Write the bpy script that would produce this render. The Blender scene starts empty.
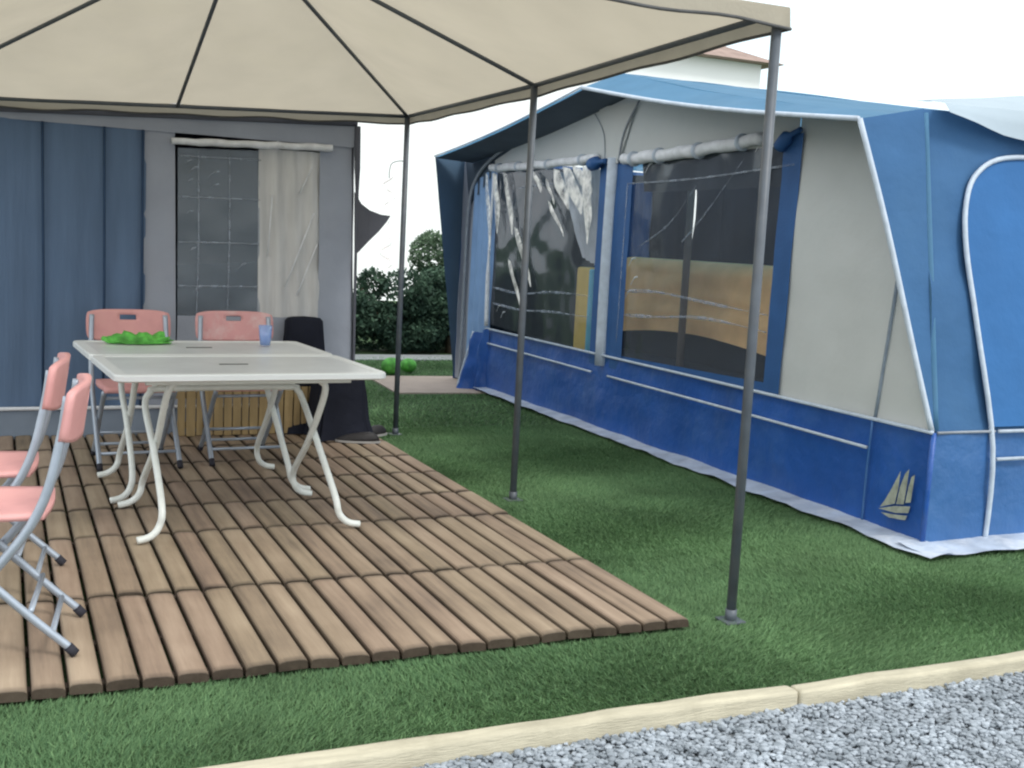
import bpy, bmesh, math, random
import numpy as np
from mathutils import Vector, Matrix, noise
random.seed(7)
S = bpy.context.scene
C = S.collection
R = math.radians

# ------------------------------------------------------------------ materials
def new_mat(name):
    m = bpy.data.materials.new(name); m.use_nodes = True
    nt = m.node_tree
    return m, nt, nt.nodes['Principled BSDF'], nt.nodes['Material Output']

def mat(name, col, rough=.7, var=.12, scale=8, bump=.1, bscale=60, metal=0, spec=.3,
        stain=None, stain_scale=2.5, stain_amt=.35, stretch=None, translucent=0, coat=0):
    m, nt, b, out = new_mat(name)
    N, L = nt.nodes, nt.links
    tc = N.new('ShaderNodeTexCoord'); src = tc.outputs['Object']
    if stretch:
        mp = N.new('ShaderNodeMapping'); mp.inputs['Scale'].default_value = stretch
        L.new(src, mp.inputs['Vector']); src = mp.outputs[0]
    n1 = N.new('ShaderNodeTexNoise'); n1.inputs['Scale'].default_value = scale
    n1.inputs['Detail'].default_value = 6; L.new(src, n1.inputs['Vector'])
    mr = N.new('ShaderNodeMapRange'); mr.inputs[1].default_value = .3; mr.inputs[2].default_value = .7
    mr.inputs[3].default_value = 1 - var; mr.inputs[4].default_value = 1 + var
    L.new(n1.outputs['Fac'], mr.inputs[0])
    mul = N.new('ShaderNodeVectorMath'); mul.operation = 'SCALE'
    mul.inputs[0].default_value = col; L.new(mr.outputs[0], mul.inputs['Scale'])
    cur = mul.outputs[0]
    if stain:
        n2 = N.new('ShaderNodeTexNoise'); n2.inputs['Scale'].default_value = stain_scale
        n2.inputs['Detail'].default_value = 8; n2.inputs['Roughness'].default_value = .7
        L.new(tc.outputs['Object'], n2.inputs['Vector'])
        r2 = N.new('ShaderNodeMapRange'); r2.inputs[1].default_value = .48; r2.inputs[2].default_value = .72
        r2.inputs[4].default_value = stain_amt; L.new(n2.outputs['Fac'], r2.inputs[0])
        mx = N.new('ShaderNodeMix'); mx.data_type = 'RGBA'
        L.new(r2.outputs[0], mx.inputs[0]); L.new(cur, mx.inputs[6]); mx.inputs[7].default_value = (*stain, 1)
        cur = mx.outputs[2]
    L.new(cur, b.inputs['Base Color'])
    b.inputs['Roughness'].default_value = rough; b.inputs['Metallic'].default_value = metal
    b.inputs['Specular IOR Level'].default_value = spec
    if coat: b.inputs['Coat Weight'].default_value = coat
    if bump:
        n3 = N.new('ShaderNodeTexNoise'); n3.inputs['Scale'].default_value = bscale
        n3.inputs['Detail'].default_value = 4; L.new(src, n3.inputs['Vector'])
        bp = N.new('ShaderNodeBump'); bp.inputs['Strength'].default_value = bump
        bp.inputs['Distance'].default_value = .02
        L.new(n3.outputs['Fac'], bp.inputs['Height']); L.new(bp.outputs[0], b.inputs['Normal'])
    if translucent:
        t = N.new('ShaderNodeBsdfTranslucent'); L.new(cur, t.inputs['Color'])
        ms = N.new('ShaderNodeMixShader'); ms.inputs[0].default_value = translucent
        L.new(b.outputs[0], ms.inputs[1]); L.new(t.outputs[0], ms.inputs[2]); L.new(ms.outputs[0], out.inputs[0])
    return m

def vinyl(name, alpha=.25, tint=(.5, .55, .62), rough=.08, refl=.07):
    m, nt, b, out = new_mat(name)
    N, L = nt.nodes, nt.links
    tc = N.new('ShaderNodeTexCoord')
    n = N.new('ShaderNodeTexNoise'); n.inputs['Scale'].default_value = 2.2; n.inputs['Detail'].default_value = 1.5
    L.new(tc.outputs['Object'], n.inputs['Vector'])
    bp = N.new('ShaderNodeBump'); bp.inputs['Strength'].default_value = .25; bp.inputs['Distance'].default_value = .05
    L.new(n.outputs['Fac'], bp.inputs['Height'])
    g = N.new('ShaderNodeBsdfGlossy'); g.inputs['Roughness'].default_value = rough
    g.inputs['Color'].default_value = (.9, .95, 1, 1); L.new(bp.outputs[0], g.inputs['Normal'])
    tr = N.new('ShaderNodeBsdfTransparent'); tr.inputs['Color'].default_value = (.97, .98, 1, 1)
    df = N.new('ShaderNodeBsdfDiffuse'); df.inputs['Color'].default_value = (*tint, 1)
    m1 = N.new('ShaderNodeMixShader'); m1.inputs[0].default_value = alpha
    L.new(tr.outputs[0], m1.inputs[1]); L.new(df.outputs[0], m1.inputs[2])
    lw = N.new('ShaderNodeLayerWeight'); lw.inputs['Blend'].default_value = .5
    fr = N.new('ShaderNodeMapRange'); fr.inputs[1].default_value = .2; fr.inputs[2].default_value = 1
    fr.inputs[3].default_value = refl * .4; fr.inputs[4].default_value = refl * 2.2
    L.new(lw.outputs['Facing'], fr.inputs[0])
    m2 = N.new('ShaderNodeMixShader'); L.new(fr.outputs[0], m2.inputs[0])
    L.new(m1.outputs[0], m2.inputs[1]); L.new(g.outputs[0], m2.inputs[2]); L.new(m2.outputs[0], out.inputs[0])
    nt.nodes.remove(b)
    return m

M = {}
M['canopy'] = mat('canopy_cloth', (.47, .42, .335), .9, .05, 3, .45, 5, translucent=.55, spec=.1,
                  stain=(.5, .45, .34), stain_amt=.3)
M['valance'] = mat('valance_cloth', (.46, .42, .34), .9, .06, 6, .1, 60, translucent=.25, spec=.1)
M['steel'] = mat('painted_steel', (.085, .1, .12), .45, .15, 12, .04, 80, spec=.5, stain=(.16, .15, .14), stain_scale=9)
M['hem'] = mat('dark_hem', (.1, .1, .1), .8, .2, 20)
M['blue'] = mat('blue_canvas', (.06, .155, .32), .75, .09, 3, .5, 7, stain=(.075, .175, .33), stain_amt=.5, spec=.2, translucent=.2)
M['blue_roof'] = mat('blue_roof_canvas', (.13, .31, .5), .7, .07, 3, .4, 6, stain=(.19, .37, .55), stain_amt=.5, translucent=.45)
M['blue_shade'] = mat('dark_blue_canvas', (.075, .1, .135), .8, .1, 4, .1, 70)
M['blue_mud'] = mat('blue_vinyl_skirt', (.016, .088, .35), .42, .16, 3, .8, 7, stain=(.055, .14, .36), stain_scale=2.2, stain_amt=.55, spec=.5)
M['blue_mud_side'] = mat('blue_vinyl_side', (.04, .13, .33), .45, .12, 3, .8, 7, stain=(.06, .145, .31), stain_amt=.4, spec=.45)
M['blue_door'] = mat('bright_blue_canvas', (.03, .13, .33), .7, .08, 3, .4, 7)
M['blue_frame'] = mat('blue_window_border', (.03, .1, .27), .6, .12, 6, .1, 60)
M['light_blue'] = mat('pale_blue_curtain', (.22, .36, .6), .8, .08, 5, .1, 60)
M['cream'] = mat('cream_canvas', (.62, .64, .63), .85, .05, 2.5, .4, 5, stain=(.54, .57, .57), stain_amt=.5, spec=.15, translucent=.12)
M['piping'] = mat('white_piping', (.5, .57, .66), .55, .1, 20, 0)
M['piping_grey'] = mat('grey_piping', (.27, .3, .34), .6, .1, 20, 0)
M['slate_wing'] = mat('faded_slate_blue', (.085, .145, .22), .8, .08, 3, .1, 60, stain=(.1, .16, .23), stain_amt=.5)
M['zip'] = mat('grey_zip', (.25, .3, .36), .7, .1, 20, 0)
M['roll'] = mat('rolled_blind', (.74, .76, .8), .6, .14, 14, .3, 25)
M['flange'] = mat('ground_flange_plastic', (.42, .48, .58), .5, .25, 6, .4, 14, stain=(.72, .74, .78), stain_scale=7, stain_amt=.6)
M['vinyl'] = vinyl('clear_vinyl', .07)
M['vinyl_haze'] = vinyl('hazy_vinyl', .42, (.3, .36, .43), .2)
M['crease_glint'] = mat('vinyl_crease_glint', (.42, .47, .55), .35, .3, 12, 0)
def film(name, col, k):
    m, nt, b, out = new_mat(name); N, L = nt.nodes, nt.links
    b.inputs['Base Color'].default_value = (*col, 1); b.inputs['Roughness'].default_value = .35
    t = N.new('ShaderNodeBsdfTransparent'); n = N.new('ShaderNodeTexNoise'); n.inputs['Scale'].default_value = 14
    tc = N.new('ShaderNodeTexCoord'); L.new(tc.outputs['Object'], n.inputs['Vector'])
    mr = N.new('ShaderNodeMapRange'); mr.inputs[1].default_value = .3; mr.inputs[2].default_value = .65
    mr.inputs[3].default_value = k * .25; mr.inputs[4].default_value = min(1, k * 1.5); L.new(n.outputs['Fac'], mr.inputs[0])
    ms = N.new('ShaderNodeMixShader'); L.new(mr.outputs[0], ms.inputs[0]); L.new(t.outputs[0], ms.inputs[1]); L.new(b.outputs[0], ms.inputs[2])
    L.new(ms.outputs[0], out.inputs[0]); return m
M['pinkpale'] = film('pale_pink_film', (.9, .7, .74), .4)
M['crease_glint'] = film('vinyl_crease_glint', (.5, .56, .66), .3)  # vinyl creases with their pale reflection painted in; also window piping
M['glint'] = film('white_glint_film', (.95, .93, .88), .8)  # window glare painted as a white film
M['sheer'] = mat('sheer_curtain', (.5, .52, .55), .9, .15, 5, .2, 20)
M['inner'] = mat('interior_dark', (.012, .02, .032), .9, .25, 2.5, .1, 20)  # interior dimness put into the colour; also bench and groundsheet
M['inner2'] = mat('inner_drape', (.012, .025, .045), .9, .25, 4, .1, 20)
M['grey_canvas'] = mat('grey_canvas', (.34, .37, .44), .85, .06, 3, .4, 7, stain=(.38, .4, .46), stain_amt=.5, spec=.15)
M['slate_canvas'] = mat('slate_blue_canvas', (.12, .18, .285), .85, .1, 4, .4, 6, stain=(.11, .175, .29), stain_amt=.5, spec=.15, stretch=(3, 1, .4))
M['slate_seam'] = mat('slate_seam', (.03, .06, .12), .85, .1, 8, 0)
M['grey_mud'] = mat('grey_vinyl_skirt', (.19, .23, .29), .6, .12, 4, .2, 15)
M['dark_grey'] = mat('dark_grey_canvas', (.11, .115, .14), .85, .08, 5, .1, 60)
M['white_curtain'] = mat('inner_white_curtain', (.6, .6, .6), .85, .12, 4, .15, 20, stretch=(5, 1, .6))
M['plastic_white'] = mat('table_white_plastic', (.78, .8, .8), .35, .03, 5, .03, 60, spec=.5)
M['plastic_grey'] = mat('table_grey_top', (.68, .7, .71), .3, .06, 6, .05, 120, spec=.5, stain=(.5, .52, .53), stain_amt=.4)
M['tube_white'] = mat('white_enamel_tube', (.72, .75, .72), .35, .06, 10, .02, 60, spec=.5, stain=(.4, .4, .36), stain_scale=9, stain_amt=.3)
M['pink'] = mat('salmon_plastic', (.7, .35, .34), .5, .1, 6, .05, 50, spec=.35, stain=(.68, .38, .34), stain_scale=6, stain_amt=.55)
M['pink_worn'] = mat('worn_salmon_plastic', (.68, .35, .35), .5, .1, 6, .05, 50, stain=(.78, .7, .68), stain_scale=9, stain_amt=.6)
M['chrome'] = mat('dull_grey_tube', (.36, .41, .48), .35, .1, 12, .02, 60, metal=.35, spec=.5)
M['rubber'] = mat('dark_rubber', (.03, .03, .04), .8, .1, 10, 0)
M['lime'] = mat('lime_plastic', (.1, .4, .06), .7, .5, 16, .3, 25, spec=.5)
M['black_cloth'] = mat('black_cover_cloth', (.012, .014, .024), .8, .25, 5, .4, 14, spec=.2)
M['leather'] = mat('dark_shoe_leather', (.03, .028, .03), .55, .2, 12, .1, 50)
M['sole'] = mat('pale_shoe_sole', (.35, .34, .33), .7, .1, 12, 0)
M['tan'] = mat('tan_throw', (.95, .58, .25), .9, .12, 4, .6, 6, stain=(.85, .52, .24), stain_scale=3, stain_amt=.55)
M['pine'] = mat('pine_timber', (.33, .24, .12), .75, .18, 5, .2, 40, stain=(.25, .17, .08), stain_amt=.6, stretch=(6, 6, 1))
M['brown_pole'] = mat('brown_pole', (.16, .13, .1), .95, .1, 10, 0)
M['yellow'] = mat('yellow_foam', (.6, .42, .1), .8, .1, 6, .1, 30)
M['cyan'] = mat('cyan_trim', (.1, .4, .55), .7, .1, 6, 0)
M['slab'] = mat('sand_slab', (.44, .36, .31), .9, .12, 5, .2, 60, stain=(.32, .27, .23), stain_amt=.5)
M['path'] = mat('grey_path', (.33, .35, .36), .9, .1, 4, .2, 50)
M['wall_white'] = mat('white_render', (.95, .96, .97), .9, .02, 1.5, .1, 30)
M['rooftile'] = mat('brown_roof_tile', (.3, .22, .19), .9, .2, 3, .5, 8)
M['caravan'] = mat('caravan_white', (.7, .72, .73), .4, .04, 2, .02, 20)
M['tarp'] = mat('white_tarp', (.42, .5, .56), .6, .05, 3, .25, 6, translucent=.2)
M['bark'] = mat('bark', (.1, .075, .05), .9, .3, 12, .5, 30)
M['logo'] = mat('faded_beige_print', (.34, .36, .3), .8, .25, 25, .1, 60)

M['window_dark'] = mat('dark_glass', (.03, .04, .05), .1, .1, 5, 0, spec=.7)
M['dark_slot'] = mat('dark_slot', (.06, .06, .06), .8, .1, 5, 0)

def wood_mat():
    m, nt, b, out = new_mat('weathered_deck_wood'); N, L = nt.nodes, nt.links
    tc = N.new('ShaderNodeTexCoord'); at = N.new('ShaderNodeAttribute'); at.attribute_name = 'tone'
    mp = N.new('ShaderNodeMapping'); mp.inputs['Scale'].default_value = (26, 1.6, 26)
    L.new(tc.outputs['Object'], mp.inputs['Vector'])
    ad = N.new('ShaderNodeVectorMath'); ad.operation = 'ADD'
    sc = N.new('ShaderNodeVectorMath'); sc.operation = 'SCALE'; sc.inputs['Scale'].default_value = 37
    cmb = N.new('ShaderNodeCombineXYZ'); sp0 = N.new('ShaderNodeSeparateColor'); L.new(at.outputs['Color'], sp0.inputs[0])
    L.new(sp0.outputs[0], cmb.inputs[0]); L.new(sp0.outputs[1], cmb.inputs[1]); L.new(cmb.outputs[0], sc.inputs[0]); L.new(mp.outputs[0], ad.inputs[0]); L.new(sc.outputs[0], ad.inputs[1])
    g = N.new('ShaderNodeTexNoise'); g.inputs['Scale'].default_value = 1; g.inputs['Detail'].default_value = 7
    g.inputs['Roughness'].default_value = .65; L.new(ad.outputs[0], g.inputs['Vector'])
    big = N.new('ShaderNodeTexNoise'); big.inputs['Scale'].default_value = 2.3; big.inputs['Detail'].default_value = 6
    L.new(tc.outputs['Object'], big.inputs['Vector'])
    sep = N.new('ShaderNodeSeparateColor'); L.new(at.outputs['Color'], sep.inputs[0])
    cr = N.new('ShaderNodeValToRGB'); e = cr.color_ramp.elements
    e[0].position = .2; e[0].color = (.10, .075, .06, 1); e[1].position = .9; e[1].color = (.52, .405, .30, 1)
    k = e.new(.5); k.color = (.3, .222, .16, 1)
    s1 = N.new('ShaderNodeMath'); s1.operation = 'MULTIPLY_ADD'; s1.inputs[1].default_value = .6
    L.new(g.outputs['Fac'], s1.inputs[0])
    s2 = N.new('ShaderNodeMath'); s2.operation = 'MULTIPLY'; s2.inputs[1].default_value = .38; L.new(sep.outputs[0], s2.inputs[0])
    L.new(s2.outputs[0], s1.inputs[2])
    s3 = N.new('ShaderNodeMath'); s3.operation = 'MULTIPLY_ADD'; s3.inputs[1].default_value = .5; L.new(big.outputs['Fac'], s3.inputs[0])
    L.new(s1.outputs[0], s3.inputs[2])
    s4 = N.new('ShaderNodeMath'); s4.operation = 'SUBTRACT'; s4.inputs[1].default_value = .2; L.new(s3.outputs[0], s4.inputs[0])
    L.new(s4.outputs[0], cr.inputs[0])
    hs = N.new('ShaderNodeHueSaturation'); L.new(cr.outputs[0], hs.inputs['Color'])
    ms = N.new('ShaderNodeMapRange'); ms.inputs[3].default_value = .494; ms.inputs[4].default_value = .513
    L.new(sep.outputs[1], ms.inputs[0]); L.new(ms.outputs[0], hs.inputs['Hue'])
    dm = N.new('ShaderNodeMath'); dm.operation = 'MULTIPLY_ADD'; dm.inputs[1].default_value = -.8; dm.inputs[2].default_value = 1
    L.new(sep.outputs[2], dm.inputs[0])
    dv = N.new('ShaderNodeVectorMath'); dv.operation = 'SCALE'; L.new(hs.outputs[0], dv.inputs[0]); L.new(dm.outputs[0], dv.inputs['Scale'])
    L.new(dv.outputs[0], b.inputs['Base Color']); b.inputs['Roughness'].default_value = .7
    b.inputs['Specular IOR Level'].default_value = .3
    bp = N.new('ShaderNodeBump'); bp.inputs['Strength'].default_value = .35; bp.inputs['Distance'].default_value = .01
    L.new(g.outputs['Fac'], bp.inputs['Height']); L.new(bp.outputs[0], b.inputs['Normal'])
    return m
M['deck'] = wood_mat()

def attr_mat(name, c0, c1, rough=.8, transl=0, spec=.2, patch=None):
    """colour from a per-face 'tone' attribute, mixed with world-scale noise"""
    m, nt, b, out = new_mat(name); N, L = nt.nodes, nt.links
    at = N.new('ShaderNodeAttribute'); at.attribute_name = 'tone'
    sep = N.new('ShaderNodeSeparateColor'); L.new(at.outputs['Color'], sep.inputs[0])
    mx = N.new('ShaderNodeMix'); mx.data_type = 'RGBA'; L.new(sep.outputs[0], mx.inputs[0])
    mx.inputs[6].default_value = (*c0, 1); mx.inputs[7].default_value = (*c1, 1)
    cur = mx.outputs[2]
    tc = N.new('ShaderNodeTexCoord')
    n = N.new('ShaderNodeTexNoise'); n.inputs['Scale'].default_value = patch or 3; n.inputs['Detail'].default_value = 5
    L.new(tc.outputs['Object'], n.inputs['Vector'])
    mr = N.new('ShaderNodeMapRange'); mr.inputs[1].default_value = .3; mr.inputs[2].default_value = .7
    mr.inputs[3].default_value = .8; mr.inputs[4].default_value = 1.22; L.new(n.outputs['Fac'], mr.inputs[0])
    v = N.new('ShaderNodeVectorMath'); v.operation = 'SCALE'; L.new(cur, v.inputs[0]); L.new(mr.outputs[0], v.inputs['Scale'])
    L.new(v.outputs[0], b.inputs['Base Color'])
    b.inputs['Roughness'].default_value = rough; b.inputs['Specular IOR Level'].default_value = spec
    if transl:
        t = N.new('ShaderNodeBsdfTranslucent'); L.new(v.outputs[0], t.inputs['Color'])
        ms = N.new('ShaderNodeMixShader'); ms.inputs[0].default_value = transl
        L.new(b.outputs[0], ms.inputs[1]); L.new(t.outputs[0], ms.inputs[2]); L.new(ms.outputs[0], out.inputs[0])
    return m
M['grass'] = attr_mat('turf_blades', (.07, .15, .07), (.22, .365, .17), .7, .25, .2, 2.2)
M['leaf'] = attr_mat('hedge_leaves', (.025, .055, .038), (.085, .15, .095), .7, .2, .25, 3)
M['leaf2'] = attr_mat('tree_leaves', (.05, .09, .055), (.17, .25, .15), .7, .3, .25, 3)
M['stone'] = attr_mat('gravel_stones', (.17, .195, .22), (.4, .44, .49), .85, 0, .3, 6)
M['turf'] = mat('turf_base', (.06, .115, .045), .95, .3, 30, .8, 150, stain=(.03, .06, .025), stain_scale=3, stain_amt=.5)
M['dirt'] = mat('gravel_base', (.22, .24, .26), .95, .3, 60, .8, 120)

# ------------------------------------------------------------------ helpers
def link(name, me, m=None, parent=None, smooth=True):
    o = bpy.data.objects.new(name, me); C.objects.link(o)
    for mm in (m if isinstance(m, (list, tuple)) else [m]):
        if mm: me.materials.append(M[mm] if isinstance(mm, str) else mm)
    if smooth:
        for p in me.polygons: p.use_smooth = True
    if parent: o.parent = parent
    return o
def obj(name, bm, m, parent=None, smooth=False):
    me = bpy.data.meshes.new(name)
    bmesh.ops.recalc_face_normals(bm, faces=bm.faces[:])
    bm.to_mesh(me); bm.free()
    return link(name, me, m, parent, smooth)
def thing(name, label, cat, loc=(0, 0, 0), rz=0, group=None):
    o = bpy.data.objects.new(name, None); C.objects.link(o); o.empty_display_size = .1
    o.location = loc; o.rotation_euler = (0, 0, rz)
    return tag(o, label, cat, group)
def tag(o, label, cat, group=None):
    o['label'] = label; o['category'] = cat
    if group: o['group'] = group
    return o
def struct(o): o['kind'] = 'structure'; return o
def B(): return bmesh.new()
def box(bm, c, s, rot=None, bevel=0, seg=2):
    r = bmesh.ops.create_cube(bm, size=1)
    vs = r['verts']
    mt = Matrix.Translation(c) @ (rot.to_4x4() if rot else Matrix.Identity(4)) @ Matrix.Diagonal((*s, 1))
    bmesh.ops.transform(bm, matrix=mt, verts=vs)
    if bevel:
        es = list({e for v in vs for e in v.link_edges})
        bmesh.ops.bevel(bm, geom=es, offset=bevel, segments=seg, affect='EDGES', profile=.6)
def catmull(pts, n=6):
    P = [Vector(p) for p in pts]
    if len(P) < 3: return P
    out = []
    for i in range(len(P) - 1):
        a = P[max(i - 1, 0)]; b = P[i]; c = P[i + 1]; d = P[min(i + 2, len(P) - 1)]
        for k in range(n):
            t = k / n
            out.append(.5 * ((2 * b) + (c - a) * t + (2 * a - 5 * b + 4 * c - d) * t * t + (3 * b - a - 3 * c + d) * t ** 3))
    out.append(P[-1]); return out
def tube(bm, pts, r, seg=10, smooth=0, flat=1):
    P = catmull(pts, smooth) if smooth else [Vector(p) for p in pts]
    rings = []; up = None
    for i, p in enumerate(P):
        t = ((P[min(i + 1, len(P) - 1)] - p).normalized() + (p - P[max(i - 1, 0)]).normalized())
        t = t.normalized() if t.length > 1e-6 else Vector((0, 0, 1))
        if up is None: up = t.orthogonal().normalized()
        up = (up - t * up.dot(t)).normalized(); s = t.cross(up)
        rr = r[i * (len(r) - 1) // max(len(P) - 1, 1)] if isinstance(r, (list, tuple)) else r
        rings.append([bm.verts.new(p + (up * math.cos(a) * flat + s * math.sin(a)) * rr)
                      for a in [2 * math.pi * k / seg for k in range(seg)]])
    for a, b in zip(rings, rings[1:]):
        for k in range(seg): bm.faces.new((a[k], a[(k + 1) % seg], b[(k + 1) % seg], b[k]))
    bm.faces.new(rings[0][::-1]); bm.faces.new(rings[-1])
def T(name, pts, r, m, parent=None, smooth=0, seg=10, flat=1):
    b = B(); tube(b, pts, r, seg, smooth, flat); return obj(name, b, m, parent, True)
def patch(bot, top, n=24, mrows=10, amp=.006, freq=3, fold=None, seed=0, thick=0, name=None, m=None, parent=None):
    """cloth between a bottom and a top polyline, wrinkled along its normal"""
    def samp(pl, t):
        P = [Vector(p) for p in pl]; L = [0]
        for a, b in zip(P, P[1:]): L.append(L[-1] + (b - a).length)
        d = t * L[-1]
        for i in range(len(P) - 1):
            if d <= L[i + 1] + 1e-9:
                k = (d - L[i]) / max(L[i + 1] - L[i], 1e-9); return P[i].lerp(P[i + 1], k)
        return P[-1]
    A = [samp(bot, i / n) for i in range(n + 1)]; Z = [samp(top, i / n) for i in range(n + 1)]
    nrm = (A[-1] - A[0]).cross(Z[n // 2] - A[n // 2]).normalized()
    bm = B(); g = []
    for i in range(n + 1):
        col = []
        for j in range(mrows + 1):
            p = A[i].lerp(Z[i], j / mrows)
            d = noise.fractal(p * freq + Vector((seed * 7.3, 0, 0)), 1, 2, 3) * amp
            if fold: d += fold(i / n, j / mrows)
            col.append(bm.verts.new(p + nrm * d))
        g.append(col)
    for i in range(n):
        for j in range(mrows): bm.faces.new((g[i][j], g[i + 1][j], g[i + 1][j + 1], g[i][j + 1]))
    return obj(name, bm, m, parent, True)
def copy_tree(o, parent=None):
    c = o.copy(); C.objects.link(c)
    if parent: c.parent = parent
    for ch in list(o.children): copy_tree(ch, c)
    return c
def mesh_np(name, verts, faces_n, tone, m, parent=None, smooth=False):
    """verts (F*k,3) array of separate k-gons, tone per face (F,3)"""
    me = bpy.data.meshes.new(name); k = faces_n; nv = len(verts); nf = nv // k
    me.vertices.add(nv); me.vertices.foreach_set('co', verts.astype(np.float32).ravel())
    me.loops.add(nv); me.loops.foreach_set('vertex_index', np.arange(nv, dtype=np.int32))
    me.polygons.add(nf); me.polygons.foreach_set('loop_start', np.arange(0, nv, k, dtype=np.int32))
    me.polygons.foreach_set('loop_total', np.full(nf, k, dtype=np.int32))
    me.update(calc_edges=True)
    at = me.color_attributes.new('tone', 'FLOAT_COLOR', 'POINT')
    c = np.ones((nv, 4), np.float32); c[:, :3] = np.repeat(tone, k, axis=0)
    at.data.foreach_set('color', c.ravel())
    return link(name, me, m, parent, smooth)
rng = np.random.default_rng(3)
PLANE = (math.cos(0), 0)

# ------------------------------------------------------------------ ground
DZ = .045                                            # deck surface height
b = B(); v = [b.verts.new(p) for p in [(-250, 2.6, -.004), (300, 2.6, -.004), (300, 500, -.004), (-250, 500, -.004)]]; b.faces.new(v)
struct(obj('ground', b, 'turf'))
b = B(); v = [b.verts.new(p) for p in [(-250, -100, .01), (300, -100, .01), (300, 2.6, .01), (-250, 2.6, .01)]]; b.faces.new(v)
struct(obj('gravel_bed', b, 'dirt'))
# turf blades
def blades(n, x0, x1, y0, y1, h, w):
    x = rng.uniform(x0, x1, n); y = rng.uniform(y0, y1, n)
    keep = ~((x < 2.32) & (y > 3.33) & (y < 7.46)) & ~((x > 3.15) & (x < 4.5) & (y > 9.25) & (y < 10.5)) \
           & ~((x > 4.1) & (y > 4.05) & (y < 10.2)) & ~((x < 2.2) & (y > 7.4))
    x, y = x[keep], y[keep]; n = len(x)
    a = rng.uniform(0, 2 * np.pi, n); hh = h * rng.uniform(.55, 1.2, n); ww = w * rng.uniform(.6, 1.2, n)
    lean = rng.normal(0, .012, (n, 2)) + np.stack([.012 * np.sin(x * 3 + y * 2), .012 * np.cos(y * 4 - x)], 1)
    dx, dy = np.cos(a) * ww, np.sin(a) * ww
    V = np.zeros((n, 3, 3))
    V[:, 0] = np.stack([x - dx, y - dy, 0 * x - .003], 1); V[:, 1] = np.stack([x + dx, y + dy, 0 * x - .003], 1)
    V[:, 2] = np.stack([x + lean[:, 0], y + lean[:, 1], hh], 1)
    t = np.clip(.45 + .22 * np.sin(x * 2.1 + 1.3 * np.sin(y * 1.7)) * np.sin(y * 2.7 + x) * .55 + rng.normal(0, .2, n), 0, 1)
    return V.reshape(-1, 3), np.stack([t, t, t], 1)
parts = [blades(260000, -1.3, 4.2, 2.66, 4.3, .015, .0024), blades(230000, 2.2, 4.6, 4.2, 7.6, .016, .0034),
         blades(60000, 2.1, 8, 7.4, 12.2, .019, .006), blades(40000, 4.0, 6.5, 2.66, 4.05, .015, .003)]
g = mesh_np('grass', np.concatenate([p[0] for p in parts]), 3, np.concatenate([p[1] for p in parts]), 'grass')
g['kind'] = 'stuff'; g['label'] = 'short green artificial turf around the wooden deck'; g['category'] = 'grass'
# gravel
ico = B(); bmesh.ops.create_icosphere(ico, subdivisions=1, radius=1)
iv = np.array([v.co[:] for v in ico.verts]); fi = np.array([[v.index for v in f.verts] for f in ico.faces]); ico.free()
def gravel(n, x0, x1, y0, y1):
    x = rng.uniform(x0, x1, n); y = rng.uniform(y0, y1, n)
    s = rng.uniform(.004, .0115, n)
    sc = np.stack([s * rng.uniform(.8, 1.4, n), s * rng.uniform(.8, 1.4, n), s * rng.uniform(.5, .9, n)], 1)
    jit = 1 + rng.uniform(-.25, .25, (n, len(iv), 1))
    v = iv[None] * jit * sc[:, None]
    a = rng.uniform(0, 6.28, n); ca, sa = np.cos(a)[:, None], np.sin(a)[:, None]
    vx = v[..., 0] * ca - v[..., 1] * sa; vy = v[..., 0] * sa + v[..., 1] * ca
    z = .012 + rng.uniform(0, .016, n)
    v = np.stack([vx + x[:, None], vy + y[:, None], v[..., 2] + z[:, None]], 2)
    F = v[:, fi].reshape(-1, 3)
    t = np.repeat(rng.beta(2, 2, n), len(fi)); return F, np.stack([t, t, t], 1)
F, t = gravel(32000, .7, 4.2, 1.75, 2.595)
g = mesh_np('gravel', F, 3, t, 'stone'); g['kind'] = 'stuff'; g['label'] = 'loose pale grey-blue gravel in front of the timber edging'; g['category'] = 'gravel'
# timber edging
def sleeper(x0, x1, y, rot, label):
    b = B(); box(b, ((x0 + x1) / 2, y, .022), (x1 - x0, .062, .11), Matrix.Rotation(rot, 3, 'Z'), .012, 2)
    bmesh.ops.subdivide_edges(b, edges=[e for e in b.edges if e.calc_length() > .8], cuts=30)
    for vv in b.verts: vv.co += Vector((0, noise.noise(vv.co * 4) * .006, noise.noise(vv.co * 5 + Vector((3, 0, 0))) * .007))
    o = obj('timber_edging', b, 'edging', None, True)
    return tag(o, label, 'edging', 'timber edging boards along the turf')
M['edging'] = mat('edging_timber', (.5, .46, .35), .8, .16, 4, .3, 30, stain=(.33, .3, .22), stain_scale=4, stain_amt=.6, stretch=(1, 8, 8))
sleeper(-.6, 2.196, 2.62, 0, 'long pale timber edging board between turf and gravel, left of the joint')
sleeper(2.2, 5.2, 2.624, R(.4), 'pale timber edging board running right from the joint, out of the photo')
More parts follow.
